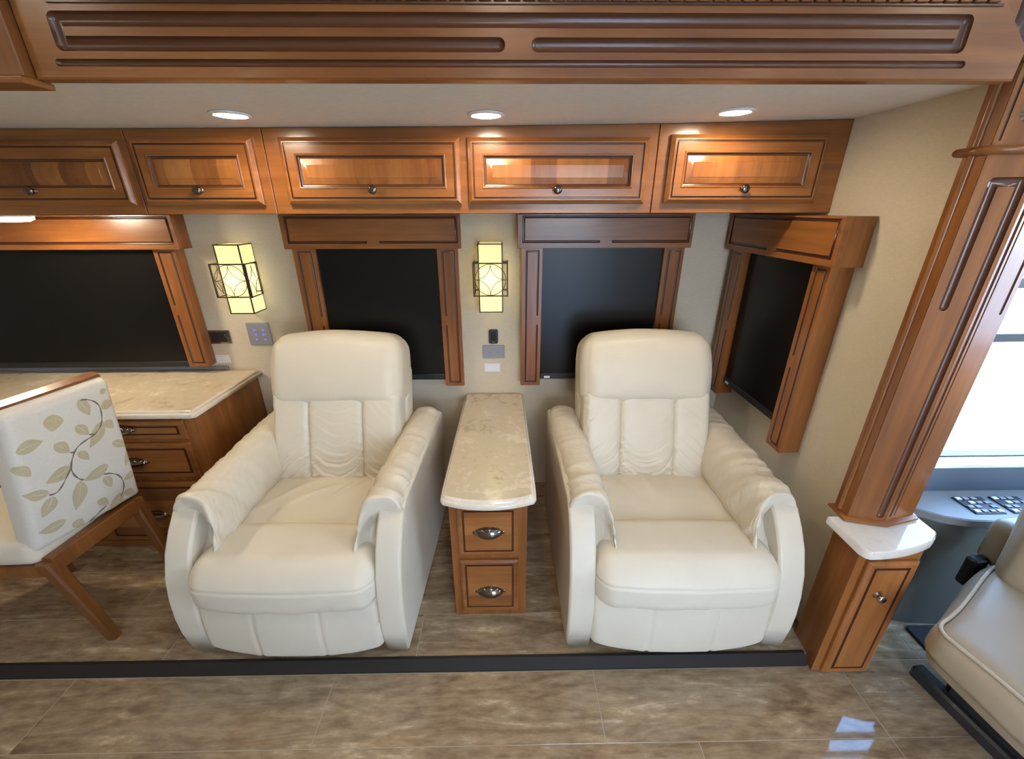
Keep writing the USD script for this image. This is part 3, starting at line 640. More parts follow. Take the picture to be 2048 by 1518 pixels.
# ------------------------------------------------------------------ recliners
def wr(p, sx, sy, sz, seed, o=4): return meshkit.fbm(np.asarray(p) * [sx, sy, sz] + 13.7 * seed, o, seed)
def recliner(label, loc, rz, seed):
    t = thing('recliner', label, 'armchair', loc, rz, 'cream leather recliners')
    # local: x right, y to the back (front of the chair at 0), z up from the floor
    L = 'cream_leather'
    # base
    obj('base', box(-0.27, 0.27, 0.14, 0.78, 0.0, 0.10, 0.01), 'black_plastic', t)
    # foot rest: three sewn panels, bowed forward
    m, u = cushion(0.622, 0.07, 0.265, 0.024, (90, 6, 26), 0.0)
    p = m.vertices.copy(); X, Z = p[:, 0] / 0.311, p[:, 2] / 0.118
    front = u[:, 1] < -0.5
    seam = np.exp(-((np.abs(p[:, 0]) - 0.112) / 0.006) ** 2)
    p[:, 1] += -0.024 * (1 - X ** 2) - 0.010 * (1 - Z ** 2) * front + 0.005 * seam * front - 0.002 * np.exp(-((np.abs(p[:, 0]) - 0.112) / 0.03) ** 2) * front + 0.010 * Z
    p[:, 1] += 0.004 * (wr(p, 6, 6, 6, seed) - 0.5) * front
    p[:, 2] += np.where(Z < 0, -0.0, 0) + (1 - X ** 2) * -0.008 * (Z < 0) + 0.02 * (np.abs(X) ** 6) * (Z < 0) * 1.0
    m.vertices = p + [0.0, 0.080, 0.1735]; obj('footrest', m, L, t, True)
    # front cushion roll
    m, u = cushion(0.612, 0.26, 0.185, 0.058, (70, 40, 40), 0.0)
    p = m.vertices.copy(); X, Y, Z = p[:, 0] / 0.306, p[:, 1] / 0.13, p[:, 2] / 0.0925
    p[:, 1] += 0.0
    p[:, 2] += 0.016 * (1 - X ** 2) * sstep(-0.2, 0.8, Z) * (1 - 0.6 * Y ** 2) - 0.030 * sstep(-0.35, -1.0, Y) * sstep(-0.3, 0.9, Z)
    p[:, 1] += -0.022 * (1 - X ** 2) * sstep(0.6, -0.2, Y) - 0.006 * (1 - Z ** 2) * sstep(0.1, -0.5, Y)
    st = np.exp(-((p[:, 2] - 0.030 + 0.006 * X ** 2) / 0.0045) ** 2) * (p[:, 1] < -0.05)
    wv = (wr(p, 22, 8, 5, seed + 2) - 0.5) * np.exp(-((p[:, 2] + 0.07) / 0.035) ** 2) * (Y < 0)
    m.vertices = p; push(m, -0.0035 * st + 0.014 * wv + 0.006 * (wr(p, 7, 7, 7, seed + 1) - 0.5))
    m.vertices = m.vertices + [0, 0.148, 0.334]; obj('front_cushion', m, L, t, True)
    # seat
    m, u = cushion(0.60, 0.44, 0.14, 0.04, (44, 36, 8), 0.0)
    p = m.vertices.copy(); X, Y = p[:, 0] / 0.3, p[:, 1] / 0.22; up = p[:, 2] > 0
    rid = np.zeros(len(p))
    for k, (cx, cy, an, ln) in enumerate(((-0.12, -0.02, 0.35, 0.11), (-0.02, 0.03, 0.1, 0.09), (0.05, -0.02, -0.25, 0.08), (-0.20, 0.05, 0.7, 0.08)) if seed % 2 else ((-0.13, 0.0, -0.7, 0.12), (0.10, 0.05, -0.5, 0.09), (-0.05, -0.03, -0.9, 0.08))):
        dx, dy = p[:, 0] - cx, p[:, 1] - cy; ux = dx * math.cos(an) + dy * math.sin(an); uy = -dx * math.sin(an) + dy * math.cos(an)
        rid += np.exp(-(ux / 0.012) ** 2 - (uy / ln) ** 2)
    p[:, 2] += up * (0.014 * (1 - X ** 2) * (1 - Y ** 2) - 0.020 * sstep(-0.2, 1, Y) + 0.011 * rid + 0.008 * (wr(p, 9, 5, 1, seed + 3) - 0.5))
    m.vertices = p + [0, 0.44, 0.345]; obj('seat', m, L, t, True)
    # backrest: three upright sewn panels leaning back
    tilt = math.radians(17)
    def lean(q):      # q in the back's own frame: x, depth, height along the back from the seat joint
        c, s = math.cos(tilt), math.sin(tilt)
        return np.column_stack([q[:, 0], 0.545 + q[:, 1] * c + q[:, 2] * s, 0.345 + q[:, 2] * c - q[:, 1] * s])
    for k, (x0, x1) in enumerate(((-0.264, -0.116), (-0.116, 0.116), (0.116, 0.264))):
        m, u = cushion(x1 - x0 + 0.022, 0.13, 0.45, 0.030, (34 if k != 1 else 48, 12, 110), 0.0)
        p = m.vertices.copy(); X, Z = u[:, 0], u[:, 2]; fr = sstep(0.02, -0.06, p[:, 1])
        edge = np.abs(X) ** 1.5
        droop = Z - 0.45 * X ** 2 if k == 1 else Z + (0.35 * X if k == 2 else -0.35 * X)
        low = sstep(0.25, -0.75, Z)
        ph = droop * 4.6 + 1.9 * (wr(p, 7, 1, 4, seed + 10 * k) - 0.5) + 0.3 * k
        cr = np.clip(np.cos(2 * np.pi * ph), 0, 1) ** 5
        pt = sstep(0.30, 0.62, wr(np.column_stack([p[:, 0], 0 * p[:, 1], droop * 0.2]), 9, 1, 16, seed + 40 + k))
        folds = -1.0 * cr * pt + 0.35 * np.cos(2 * np.pi * ph + 1.2) * pt
        sidew = (wr(np.column_stack([p[:, 0] * 0.3, p[:, 1], p[:, 2] + 0.35 * np.abs(p[:, 0])]), 6, 1, 60, seed + 5 + k) - 0.5) * sstep(0.4, 1.0, np.abs(X))
        p[:, 1] -= fr * (0.013 * (1 - X ** 4) * (1 - 0.5 * Z ** 2) + 0.0075 * folds * (0.12 + 0.88 * low) + 0.024 * sidew * (0.35 + 0.65 * low))
        q = p + [(x0 + x1) / 2, 0.05, 0.215]; m.vertices = lean(q); obj('back_panel', m, L, t, True)
    # back shell: sides and rear
    m, u = cushion(0.568, 0.15, 0.58, 0.045, (20, 10, 30), 0.0)
    m.vertices = lean(m.vertices + [0, 0.16, 0.265]); obj('back_shell', m, L, t, True)
    # head rest roll
    m, u = cushion(0.556, 0.24, 0.320, 0.065, (52, 22, 38), 0.0)
    p = m.vertices.copy(); X, Z, fr = p[:, 0] / 0.266, p[:, 2] / 0.1625, sstep(0.03, -0.10, p[:, 1])
    p[:, 2] += 0.022 * (1 - X ** 2) * (Z > 0) + 0.0
    p[:, 0] *= 1 + 0.035 * (1 - Z ** 2) - 0.03 * (Z > 0) * Z ** 2
    p[:, 1] -= fr * (0.022 * (1 - Z ** 2) * (1 - 0.6 * X ** 4) - 0.015 * (Z > 0) * Z ** 2)
    bot = np.exp(-((Z + 0.85) / 0.22) ** 2) * (wr(p, 14, 3, 4, seed + 20) - 0.5)
    piping = np.exp(-((np.abs(X) - 0.955) / 0.012) ** 2)
    m.vertices = p; push(m, 0.008 * bot * fr + 0.005 * (wr(p, 5, 5, 5, seed + 21) - 0.5) - 0.002 * piping)
    m.vertices = lean(m.vertices + [0, 0.102, 0.520]); obj('headrest', m, L, t, True)
    # arms
    prof_y = np.array([(0.028, 0.050), (0.13, 0.036), (0.20, 0.034), (0.28, 0.040), (0.36, 0.056), (0.44, 0.088), (0.50, 0.128), (0.545, 0.168), (0.568, 0.215)])
    outl = [(y, z) for z, y in prof_y] + [(0.50, 0.572), (0.86, 0.575), (0.90, 0.55), (0.83, 0.03), (0.55, 0.015)]
    for s in (-1, 1):
        body = slab(outl, [(0.012, 0), (0.004, 0.003), (0, 0.010), (0, 0.078), (0.004, 0.085), (0.012, 0.088)])
        q = body.vertices.copy(); fl = 0.022 * sstep(0.1, 0.9, q[:, 0])
        v2 = np.column_stack([s * (0.304 + q[:, 2] + fl * 0.9), q[:, 0], q[:, 1]])
        body = trimesh.Trimesh(v2, body.faces, process=False)
        if body.volume < 0: body.invert()
        obj('arm_panel', body, L, t, 40)
        # padded top that rolls over the inside and droops at the front
        n1, n2 = 92, 40; V = np.zeros((n1, n2, 3))
        for i in range(n1):
            a = i / (n1 - 1); yb = 0.885 + (0.172 - 0.885) * min(a / 0.74, 1.0)
            e = max(0.0, (a - 0.74) / 0.26)
            for j in range(n2):
                th = 2 * math.pi * j / n2
                # section: outer top, inner face down to the seat
                ct, sn = math.cos(th), math.sin(th)
                sq = lambda c, q: math.copysign(abs(c) ** q, c)
                wx, wz = 0.074 - 0.008 * sstep(0.3, 0.74, a), 0.108
                x = 0.322 + wx * sq(ct, 0.72); z = 0.498 + wz * sq(sn, 0.72)
                x -= 0.040 * (1 - (z - 0.39) / 0.216) * (ct < 0.2) * 0.9          # inner face leans into the seat
                if ct > 0: z += 0.020 * ct * (sn < 0.2)                             # outer edge is higher
                y = yb
                V[i, j] = (x, y, z)
            c = V[i].mean(0)
            if e > 0:                                                               # front end bends down along the inside
                k = e
                xr = (V[i, :, 0] - c[0]) / 0.07
                V[i, :, 0] = c[0] - 0.036 * k + (V[i, :, 0] - c[0]) * (1 - 0.48 * k)
                V[i, :, 1] -= (0.092 * math.sin(k * 1.35) - 0.045 * k * k) * (0.62 - 0.38 * xr) - (V[i, :, 2] - c[2]) * 0.60 * k
                V[i, :, 2] = c[2] - 0.090 * k ** 1.6 + (V[i, :, 2] - c[2]) * (1 - 0.55 * k)
                if k > 0.86: V[i] = V[i].mean(0) + (V[i] - V[i].mean(0)) * math.sqrt(max(0, 1 - ((k - 0.86) / 0.14) ** 2) + 1e-4)
            if a < 0.06: V[i] = V[i].mean(0) + (V[i] - V[i].mean(0)) * (0.55 + 0.45 * math.sqrt(1 - (1 - a / 0.06) ** 2))
        vv = V.reshape(-1, 3); F = []
        for i in range(n1 - 1):
            for j in range(n2):
                a, b, c2, d = i * n2 + j, i * n2 + (j + 1) % n2, (i + 1) * n2 + (j + 1) % n2, (i + 1) * n2 + j
                F += [(a, b, c2), (a, c2, d)]
        vv = np.vstack([vv, V[0].mean(0), V[-1].mean(0)]); A, B = len(vv) - 2, len(vv) - 1
        for j in range(n2): F += [((j + 1) % n2, j, A), ((n1 - 1) * n2 + j, (n1 - 1) * n2 + (j + 1) % n2, B)]
        m = trimesh.Trimesh(vv, np.array(F), process=False)
        if m.volume < 0: m.invert()
        p = m.vertices; ii = np.concatenate([np.repeat(np.arange(n1) / (n1 - 1), n2), [0, 1]])
        wrk = wr(np.column_stack([p[:, 0] * 0.35, p[:, 1] + 0.45 * (p[:, 2] - 0.6) + 0.3 * p[:, 0], p[:, 2] * 0.25]), 5, 46, 5, seed + 30 + s) - 0.5
        push(m, 0.034 * wrk * (0.35 + 0.65 * sstep(0.25, 0.7, ii)) * (1 - 0.6 * sstep(0.85, 1, ii)) + 0.008 * (wr(p, 8, 8, 8, seed + 33) - 0.5))
        m.vertices = m.vertices * [s, 1, 1] + np.column_stack([s * 0.02 * sstep(0.15, 0.9, m.vertices[:, 1]), np.zeros(len(m.vertices)), np.zeros(len(m.vertices))])
        if m.volume < 0: m.invert()
        obj('arm_pad', m, L, t, True)
    return t
recliner('cream leather recliner on the left, beside the leaf-patterned chair', (-0.747, 0.957, SF), -0.9, 2)
recliner('cream leather recliner on the right, near the wooden pillar', (0.597, 0.950, SF), -1.0, 5)

# ------------------------------------------------------------------ leaf-patterned dining chair
LEAVES = [[0.634, 0.938, 0.7, 0.806, 0.0319], [0.824, 0.823, 0.985, 0.831, 0.0287], [0.386, 0.909, 0.34, 0.801, 0.0478], [0.536, 0.775, 0.638, 0.677, 0.0287], [0.803, 0.731, 0.606, 0.582, 0.0383], [0.818, 0.719, 0.898, 0.64, 0.0268], [0.042, 0.755, 0.254, 0.768, 0.0351], [0.324, 0.717, 0.43, 0.615, 0.0306], [0.489, 0.594, 0.578, 0.5, 0.0223], [0.836, 0.541, 0.962, 0.457, 0.0255], [0.975, 0.416, 0.901, 0.302, 0.0191], [0.405, 0.521, 0.185, 0.478, 0.0383], [0.737, 0.391, 0.479, 0.368, 0.037], [0.015, 0.665, 0.102, 0.57, 0.0255], [0.449, 0.381, 0.359, 0.175, 0.0383], [0.195, 0.4, 0.02, 0.463, 0.0306], [0.214, 0.369, 0.102, 0.249, 0.0351], [0.663, 0.315, 0.713, 0.201, 0.0255], [0.985, 0.229, 0.845, 0.195, 0.0242], [0.815, 0.103, 0.925, 0.035, 0.0242], [0.806, 0.107, 0.64, 0.02, 0.0332], [0.552, 0.156, 0.651, 0.075, 0.0242], [0.27, 0.139, 0.051, 0.152, 0.0332], [0.313, 0.092, 0.40, 0.02, 0.0268], [0.867, 0.923, 0.94, 0.942, 0.0179]]
VINES = [[[0.657, 0.932], [0.752, 0.905], [0.814, 0.848], [0.813, 0.774], [0.777, 0.709], [0.697, 0.665], [0.621, 0.653], [0.52, 0.635], [0.454, 0.591], [0.409, 0.519], [0.413, 0.45], [0.453, 0.394], [0.484, 0.382]], [[0.405, 0.506], [0.325, 0.433], [0.26, 0.386], [0.191, 0.39]], [[0.67, 0.336], [0.773, 0.291], [0.832, 0.218], [0.825, 0.134], [0.778, 0.085]], [[0.624, 0.073], [0.508, 0.04], [0.45, 0.015]], [[0.46, 0.607], [0.43, 0.615]], [[0.638, 0.677], [0.697, 0.665]]]
def dining_chair():
    t = thing('dining_chair', 'wooden dining chair with leaf-patterned cream upholstered back, at far left', 'chair', (0, 0, 0))
    A, B, Ct, Dn = (np.array(x) for x in ((-1.537, 1.045, 0.478), (-1.473, 1.385, 0.462), (-1.424, 1.385, 0.957), (-1.420, 1.045, 0.980)))
    U = (B - A); V = (Dn - A); N = np.cross(V, U); N /= np.linalg.norm(N)
    if N[0] < 0: N = -N
    def at(u, v, d=0.0):
        u, v = np.asarray(u, float), np.asarray(v, float)
        b = 0.010 * (1 - (2 * u - 1) ** 2) * (1 - (2 * v - 1) ** 2)
        e = 0.020 * (np.maximum(0, np.abs(2 * u - 1) - 0.90) / 0.1) ** 2 + 0.012 * (np.maximum(0, np.abs(2 * v - 1) - 0.95) / 0.05) ** 2
        P = ((1 - u) * (1 - v))[..., None] * A + (u * (1 - v))[..., None] * B + (u * v)[..., None] * Ct + ((1 - u) * v)[..., None] * Dn
        return P + (b - e + d)[..., None] * N
    n = 40; uu, vv = np.meshgrid(np.linspace(0, 1, n), np.linspace(0, 1, n), indexing='ij')
    f = at(uu, vv).reshape(-1, 3); bk = (at(uu, vv) * 0 + ((1 - uu) * (1 - vv))[..., None] * A + (uu * (1 - vv))[..., None] * B + (uu * vv)[..., None] * Ct + ((1 - uu) * vv)[..., None] * Dn - 0.065 * N).reshape(-1, 3)
    idx = np.arange(n * n).reshape(n, n); F = []
    for a, b, c, d in zip(idx[:-1, :-1].ravel(), idx[1:, :-1].ravel(), idx[1:, 1:].ravel(), idx[:-1, 1:].ravel()): F += [(a, b, c), (a, c, d), (a + n * n, c + n * n, b + n * n), (a + n * n, d + n * n, c + n * n)]
    bd = list(idx[:, 0]) + list(idx[-1, 1:]) + list(idx[-2::-1, -1]) + list(idx[0, -2:0:-1])
    for a, b in zip(bd, bd[1:] + bd[:1]): F += [(a, a + n * n, b), (b, a + n * n, b + n * n)]
    m = trimesh.Trimesh(np.vstack([f, bk]), np.array(F), process=False)
    if m.volume < 0: m.invert()
    back = obj('backrest', m, 'chair_fabric', t, 50, label='cream fabric with woven tan leaves')
    r = random.Random(5)
    for a, b, c, d, w in LEAVES:
        p0, p1 = np.array([a, b]), np.array([c, d]); dr = p1 - p0
        sc = np.array([np.linalg.norm(U), np.linalg.norm(V)]); dm = dr * sc; Ln = np.linalg.norm(dm); nm = np.array([-dm[1], dm[0]]) / Ln
        k = 14; tt = np.linspace(0, 1, k); hw = w * 0.62 * np.sin(np.pi * tt ** 0.8) ** 0.9; bend = 0.05 * Ln * np.sin(np.pi * tt)
        mid = p0 * sc + tt[:, None] * dm + bend[:, None] * nm
        for sgn in (1, -1):
            gap = 0.0011 * np.sin(np.pi * np.clip(tt * 1.4, 0, 1)) if Ln > 0.06 else 0 * tt
            q0 = (mid + sgn * gap[:, None] * nm) / sc; q1 = (mid + sgn * np.maximum(hw, gap)[:, None] * nm) / sc; qm = (q0 + q1) / 2
            cols = [at(q[:, 0], q[:, 1], 0.0006) for q in (q0, qm, q1)]
            P = np.vstack(cols); G = []
            for i in range(k - 1):
                for s in (0, k):
                    x, y, z, w2 = s + i, s + i + 1, s + k + i + 1, s + k + i
                    G += [(x, y, z), (x, z, w2)]
            if sgn == 1: P1, G1 = P, G
        P = np.vstack([P1, P]); G = G1 + [(x + 3 * k, z + 3 * k, y + 3 * k) for x, y, z in G]
        obj('leaf', (P, np.array(G)), 'leaf_thread', back, True)
    for vine in VINES:
        vpts = np.array(vine); s = np.linspace(0, len(vpts) - 1, 6 * len(vpts))
        from scipy.interpolate import make_interp_spline
        kk = min(3, len(vpts) - 1); q = make_interp_spline(np.arange(len(vpts)), vpts, k=kk)(s)
        tn = np.gradient(q, axis=0); sc = np.array([np.linalg.norm(U), np.linalg.norm(V)]); tm = tn * sc; tm /= np.linalg.norm(tm, axis=1, keepdims=True); nm = np.column_stack([-tm[:, 1], tm[:, 0]])
        hw = 0.0024 * (1 + 0.35 * np.sin(s * 5.1))[:, None]
        a, b = (q * sc + hw * nm) / sc, (q * sc - hw * nm) / sc; k = len(q)
        P = np.vstack([at(a[:, 0], a[:, 1], 0.0008), at(b[:, 0], b[:, 1], 0.0008)]); G = []
        for i in range(k - 1): G += [(i, i + 1, k + i + 1), (i, k + i + 1, k + i)]
        obj('vine', (P, np.array(G)), 'vine_thread', back, True)
    # wooden top rail on the inner side of the back
    e = [Dn - 0.050 * N + [0, -0.004, 0.004], Ct - 0.050 * N + [0, 0.004, 0.004]]
    rail = trimesh.convex.convex_hull(np.vstack([p + a * N + [0, 0, z] for p in e for a, z in ((-0.020, -0.02), (0.012, -0.006), (0.012, 0.004), (-0.020, 0.006))]))
    obj('top_rail', rail, 'wood_chair', t)
    def beam(p, q, w, h):
        p, q = np.array(p), np.array(q); d = q - p; d /= np.linalg.norm(d); up = np.array([0, 0, 1.0]); sd = np.cross(d, up); sd /= np.linalg.norm(sd); up = np.cross(sd, d)
        c = 0.12; pts = []
        for o in (p, q):
            for a, b in ((1, 1 - c), (1 - c, 1), (-1 + c, 1), (-1, 1 - c), (-1, -1 + c), (-1 + c, -1), (1 - c, -1), (1, -1 + c)): pts.append(o + a * w / 2 * sd + b * h / 2 * up)
        return trimesh.convex.convex_hull(np.array(pts))
    zr = 0.425
    obj('seat_rail', beam((-1.525, 1.055, zr), (-1.497, 1.375, zr), 0.035, 0.060), 'wood_chair', t)
    obj('seat_rail', beam((-1.53, 1.052, 0.41), (-1.96, 1.040, 0.41), 0.025, 0.045), 'wood_chair', t)
    obj('seat_rail', beam((-1.50, 1.375, 0.41), (-1.95, 1.400, 0.41), 0.025, 0.045), 'wood_chair', t)
    obj('seat_rail', beam((-1.95, 1.045, 0.41), (-1.94, 1.395, 0.41), 0.025, 0.045), 'wood_chair', t)
    def leg(p, q, w0, w1):
        pts = []
        for o, w in ((np.array(p), w0), (np.array(q), w1)):
            for a, b in ((1, 0.7), (0.7, 1), (-0.7, 1), (-1, 0.7), (-1, -0.7), (-0.7, -1), (0.7, -1), (1, -0.7)): pts.append(o + [a * w / 2, b * w / 2, 0])
        return trimesh.convex.convex_hull(np.array(pts))
    for p, q in (((-1.535, 1.058, 0.44), (-1.487, 1.090, SF)), ((-1.505, 1.37, 0.44), (-1.455, 1.385, SF)), ((-1.945, 1.05, 0.44), (-1.96, 1.045, SF)), ((-1.935, 1.39, 0.44), (-1.95, 1.395, SF))):
        obj('leg', leg(p, q, 0.044, 0.034), 'wood_chair', t)
    m, u = cushion(0.44, 0.36, 0.095, 0.03, (20, 18, 8), 0.012)
    m.apply_translation((-1.762, 1.217, 0.478)); obj('seat', m, 'cream_leather', t, True)
dining_chair()

# ------------------------------------------------------------------ base cabinet and pillar on the right
t = thing('base_cabinet', 'narrow wooden base cabinet with white stone cap under the pillar', 'cabinet', (0, 0, 0))
pl = np.array([(1.073, 0.942), (1.268, 0.942), (1.30, 1.062), (1.088, 1.062)])
obj('carcass', slab(pl, [(0.001, 0.0), (0, 0.001), (0, 0.551), (0.001, 0.552)]), 'wood_z', t)
fr, pn, gl = drawer_meshes(0.158, 0.512, 1.25); o = (1.100, 0.942, 0.010)
d = obj('door', frame(fr, o, *BACK), 'wood_z', t); obj('panel', frame(pn, o, *BACK), 'wood_z', d); obj('groove', frame(gl, o, *BACK), 'glaze', d)
obj('knob', knob_mesh((1.163, 0.926, 0.392)), 'chrome', d, True, label='round chrome knob')
cp = [(1.052, 1.064), (1.0525, 0.93), (1.062, 0.912)] + [(x, 0.905 + 0.050 * ((x - 1.075) / 0.23) ** 2) for x in np.linspace(1.075, 1.290, 8)] + [(1.312, 0.962), (1.338, 0.985), (1.342, 1.064)]
obj('stone_cap', slab(cp, [(0.004, 0.553), (0, 0.558), (0, 0.580), (0.004, 0.585)]), 'cap_stone', t, 40, label='white polished stone cap')

def pillar():
    t = thing('pillar', 'tall fluted wooden pillar beside the side wall, standing on the white stone cap', 'pillar', (0, 0, 0))
    L0, L1, Mp, R1, R0 = (np.array(q) for q in ((1.098, 1.100), (1.095, 1.045), (1.195, 1.018), (1.312, 1.047), (1.33, 1.100)))
    loop = [L0, L1, Mp, R1, R0]
    inner = [L0, L1 + (0.006, 0.012), Mp + (0, 0.014), R1 + (-0.006, 0.012), R0]
    obj('core', slab(inner, [(0, 0.59), (0, 2.0)]), 'wood_z', t, 20)
    def facet(a, b, z0, z1, gs, name='face'):
        a3, b3 = np.array([*a, 0]), np.array([*b, 0]); w = np.linalg.norm(b3 - a3); U = (b3 - a3) / w
        Nn = np.cross(U, (0, 0, 1)); o = a3 - 0.011 * Nn + [0, 0, z0]
        plate_, gr = grooved(rectp(0.0005, w - 0.0005, 0, z1 - z0), 0.012, gs(w, z1 - z0), 0.001)
        f = obj(name, frame(plate_, o, U, (0, 0, 1)), 'wood_z', t)
        if gr is not None: obj('groove', frame(gr, o, U, (0, 0, 1)), 'glaze_soft', f, label='dark routed flute')
    gw = 0.020
    zc = 1.635
    def left(w, h): return [(stroke([(0.033, 1.272 - 0.60 + gw / 2), (0.033, h - 0.062), (w - 0.018, h - 0.062), (w - 0.018, 0.02)], gw, join='round'), gw, 0.009)]
    def right(w, h): return [(stroke([(0.014, 0.02), (0.014, h - 0.062), (w - 0.024, h - 0.062), (w - 0.024, 1.265 - 0.60)], 0.011, join='round'), 0.011, 0.006),
                             (stroke([(0.030, 0.02), (0.030, h - 0.08)], 0.006), 0.006, 0.003)]
    facet(L1, Mp, 0.60, zc, left); facet(Mp, R1, 0.60, zc, right)
    def upl(w, h): return [(stroke([(0.012, 0.012), (0.012, h - 0.03)], 0.005), 0.005, 0.003)]
    facet(L1, Mp, zc + 0.012, 1.95, upl, 'upper_face'); facet(Mp, R1, zc + 0.012, 1.95, upl, 'upper_face')
    # left side with its half-round bead
    side = np.array([L0, L1]); dv = L1 - L0
    obj('side_board', slab([L0 + (-0.002, 0), L1 + (-0.002, 0.0), L1 + (0.01, 0.004), L0 + (0.01, 0)], [(0, 0.60), (0, 2.0)]), 'wood_z', t)
    c = L0 + dv * 0.42
    obj('bead', tube([(c[0] - 0.002, c[1], z) for z in np.linspace(0.605, 1.99, 12)], 0.0085, 12), 'wood_z', t, True)
    # base and collar mouldings
    big = ccw(loop)
    for name, z, pr in (('base_moulding', 0.5855, [(-0.010, 0), (-0.014, 0.004), (-0.013, 0.010), (-0.006, 0.014), (0.002, 0.016)]), ('collar', zc - 0.006, [(-0.006, 0), (-0.013, 0.002), (-0.016, 0.007), (-0.016, 0.013), (-0.013, 0.018), (-0.006, 0.020)])):
        m = slab(big, pr); m.apply_translation((0, 0, z)); obj(name, m, 'wood_x', t, 50)
    # little framed mirror on the upper face
    U = np.array([*(Mp - L1), 0]); U /= np.linalg.norm(U); Nn = np.cross(U, (0, 0, 1)); o = np.array([*L1, zc + 0.055]) + 0.030 * U + Nn * 0.001
    m = slab(rrect(0, 0.10, 0, 0.16, 0.02), [(0, 0), (0.004, 0.005), (0.014, 0.006), (0.02, 0.002)]); obj('glass_ornament', frame(m, o, U, (0, 0, 1)), 'mirror', t, 40, label='bevelled clear glass ornament')
    # dark rounded crown
    m, u = cushion(0.40, 0.14, 0.30, 0.045, (24, 12, 24)); m.apply_translation((1.172, 1.052, 1.950)); obj('crown', m, 'glaze', t, True, label='dark rounded crown block')
pillar()

# ------------------------------------------------------------------ cockpit
t = tag(UsdGeom.Xform.Define(stage, '/World/window_1').GetPrim(), 'black framed driver side window, bright outside', kind='structure')
wf = [box(1.565, 1.585, 1.275, 1.315, 0.66, 1.76), box(2.72, 2.75, 1.275, 1.315, 0.66, 1.76), box(1.565, 2.75, 1.275, 1.315, 0.655, 0.672), box(1.565, 2.75, 1.275, 1.315, 1.73, 1.76),
      box(1.565, 2.75, 1.283, 1.307, 1.108, 1.135), box(1.565, 2.75, 1.283, 1.307, 1.285, 1.315), box(2.18, 2.20, 1.283, 1.307, 0.66, 1.76)]
obj('window_frame', cat(wf), 'window_frame_black', t, False); obj('pane', box(1.565, 2.75, 1.294, 1.297, 0.66, 1.76), 'window_glass', t, False)
obj('window_sill', box(1.535, 2.80, 1.225, 1.276, 0.650, 0.668, 0.003), 'white_trim', t)
t = tag(UsdGeom.Xform.Define(stage, '/World/window_2').GetPrim(), 'windshield', kind='structure')
obj('pane', box(3.14, 3.145, -1.4, 1.15, 0.8, 1.95), 'window_glass', t, False); obj('window_frame', box(3.12, 3.16, -0.13, -0.10, 0.8, 1.95), 'window_frame_black', t, False)

t = thing('side_console', 'grey driver side console with switch panel under the window', 'console', (0, 0, 0))
cs = [(1.40, 1.262), (1.345, 1.235), (1.37, 1.185), (1.415, 1.130), (1.475, 1.088), (1.55, 1.066), (1.65, 1.060), (2.6, 1.060), (2.6, 1.262)]
obj('top', slab(cs, [(0.006, 0.522), (0, 0.528), (0, 0.552), (0.004, 0.556)]), 'console_top', t, 40)
inn = [(x + 0.02 if x < 2 else x, y + 0.03 if y < 1.2 else y) for x, y in cs]
obj('body', slab(inn, [(0.02, 0.0), (0.01, 0.2), (0, 0.40), (0, 0.524)]), 'grey_trim', t, 40)
up = [(1.266, 0.556), (1.222, 0.556), (1.214, 0.575), (1.216, 0.61), (1.226, 0.650), (1.266, 0.650)]
m = slab(up, [(0, 0), (0, 1.25)]); m.vertices = np.column_stack([m.vertices[:, 2] + 1.40, m.vertices[:, 0], m.vertices[:, 1]])
if m.volume < 0: m.invert()
obj('upper_panel', m, 'slate_trim', t, 40)
def switch_panel(label, x0, x1, y0, y1):
    q = thing('switch_panel', label, 'control panel', (0, 0, 0))
    obj('plate', box(x0, x1, y0, y1, 0.556, 0.560, 0.001), 'black_plastic', q)
    r = random.Random(2); nx, ny = 4, 4
    for i in range(nx):
        for j in range(ny):
            if (i + 2 * j) % 5 == 4: continue
            cx, cy_ = x0 + (x1 - x0) * (i + 0.5) / nx, y0 + (y1 - y0) * (j + 0.5) / ny
            obj('button', box(cx - 0.0095, cx + 0.0095, cy_ - 0.006, cy_ + 0.006, 0.560, 0.5635, 0.001), 'silver_plastic' if (i + j) % 3 else 'white_label', q, False)
switch_panel('black switch panel with pale buttons on the driver side console', 1.592, 1.698, 1.095, 1.182)
switch_panel('black switch panel half hidden behind the driver seat', 1.725, 1.83, 1.095, 1.182)
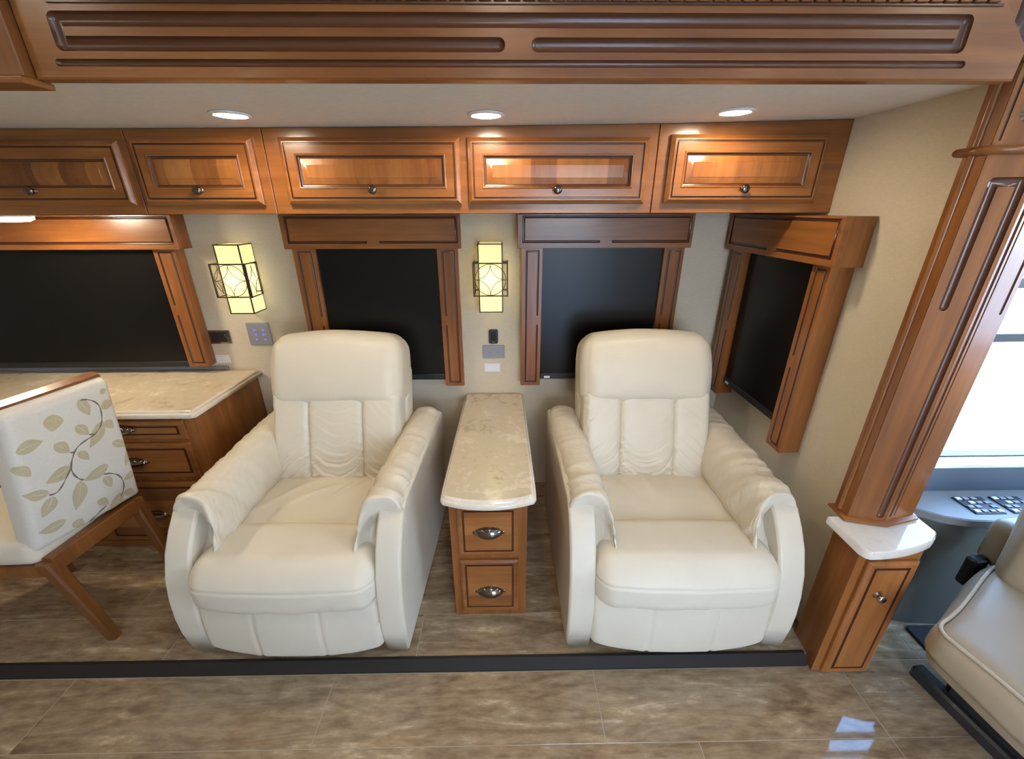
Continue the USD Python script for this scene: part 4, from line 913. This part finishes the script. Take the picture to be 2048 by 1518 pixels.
def driver_seat():
    t = thing('driver_seat', 'beige leather driver seat with piped cushion at the right edge', 'seat', (1.165, 0.785, 0), 8.0)
    # local: x runs from the front edge to the backrest, y from the near end (negative) to the far corner (0)
    def shape(p):
        p = np.array(p); lo = p[:, 2] < 0
        fr = sstep(-0.10, -0.26, p[:, 0])
        p[:, 0] += 0.030 * fr * lo - 0.010 * fr * (1 - (p[:, 1] / 0.28) ** 2)
        p[:, 1] += 0.13 * sstep(-0.28, 0.20, p[:, 0]) * (p[:, 1] > 0)
        p[:, 2] += 0.03 * sstep(-0.1, 0.28, p[:, 1]) * sstep(-0.26, 0.1, p[:, 0]) - 0.012 * sstep(0.1, 0.28, p[:, 1]) * fr * ~lo
        return p + [0.27, -0.28, 0.372]
    m, u = cushion(0.52, 0.56, 0.18, 0.045, (30, 30, 14), 0.02)
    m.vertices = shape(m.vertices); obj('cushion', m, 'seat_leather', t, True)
    e = 0.032
    q = [(x, 0.28 - 0.010, 0.09 - 0.008) for x in np.linspace(0.10, -0.215, 16)] + [(-0.26 + 0.045 - 0.035 * math.sin(k), 0.28 - 0.045 + 0.035 * math.cos(k), 0.082) for k in np.linspace(0.2, 1.4, 6)] + [(-0.26 + 0.010, y, 0.082) for y in np.linspace(0.23, -0.28, 24)]
    obj('piping', tube(shape(q), 0.0050, 8), 'cream_piping', t, True)
    m, u = cushion(0.20, 0.54, 0.62, 0.065, (14, 30, 30), 0.02)
    p = m.vertices; a = math.radians(14); p = np.column_stack([p[:, 0] * math.cos(a) + (p[:, 2] + 0.31) * math.sin(a), p[:, 1], (p[:, 2] + 0.31) * math.cos(a) - p[:, 0] * math.sin(a)])
    p[:, 1] += 0.03 * (1 - sstep(0.0, 0.5, p[:, 2])) * (p[:, 1] > 0)
    p[:, 1] += 0.07 * sstep(0.02, 0.45, p[:, 2]) * (p[:, 1] > 0)
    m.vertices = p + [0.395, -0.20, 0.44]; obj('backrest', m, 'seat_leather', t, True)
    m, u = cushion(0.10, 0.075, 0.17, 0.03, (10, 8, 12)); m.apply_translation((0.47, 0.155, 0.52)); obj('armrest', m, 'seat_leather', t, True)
    obj('pedestal', box(0.28, 0.52, -0.52, 0.03, 0.0, 0.30, 0.02), 'black_plastic', t)
    obj('slide_rail', box(0.255, 0.30, -0.62, 0.105, 0.0, 0.05, 0.008), 'black_plastic', t)
    obj('belt_buckle', box(0.36, 0.42, 0.14, 0.17, 0.36, 0.47, 0.012), 'black_plastic', t)
driver_seat()
tag(obj('floor_mat', slab(rrect(1.55, 2.1, 0.88, 1.10, 0.02), [(0, 0.0), (0, 0.006), (0.003, 0.008)]), 'carpet_dark'), 'black floor mat beside the driver seat', 'mat')
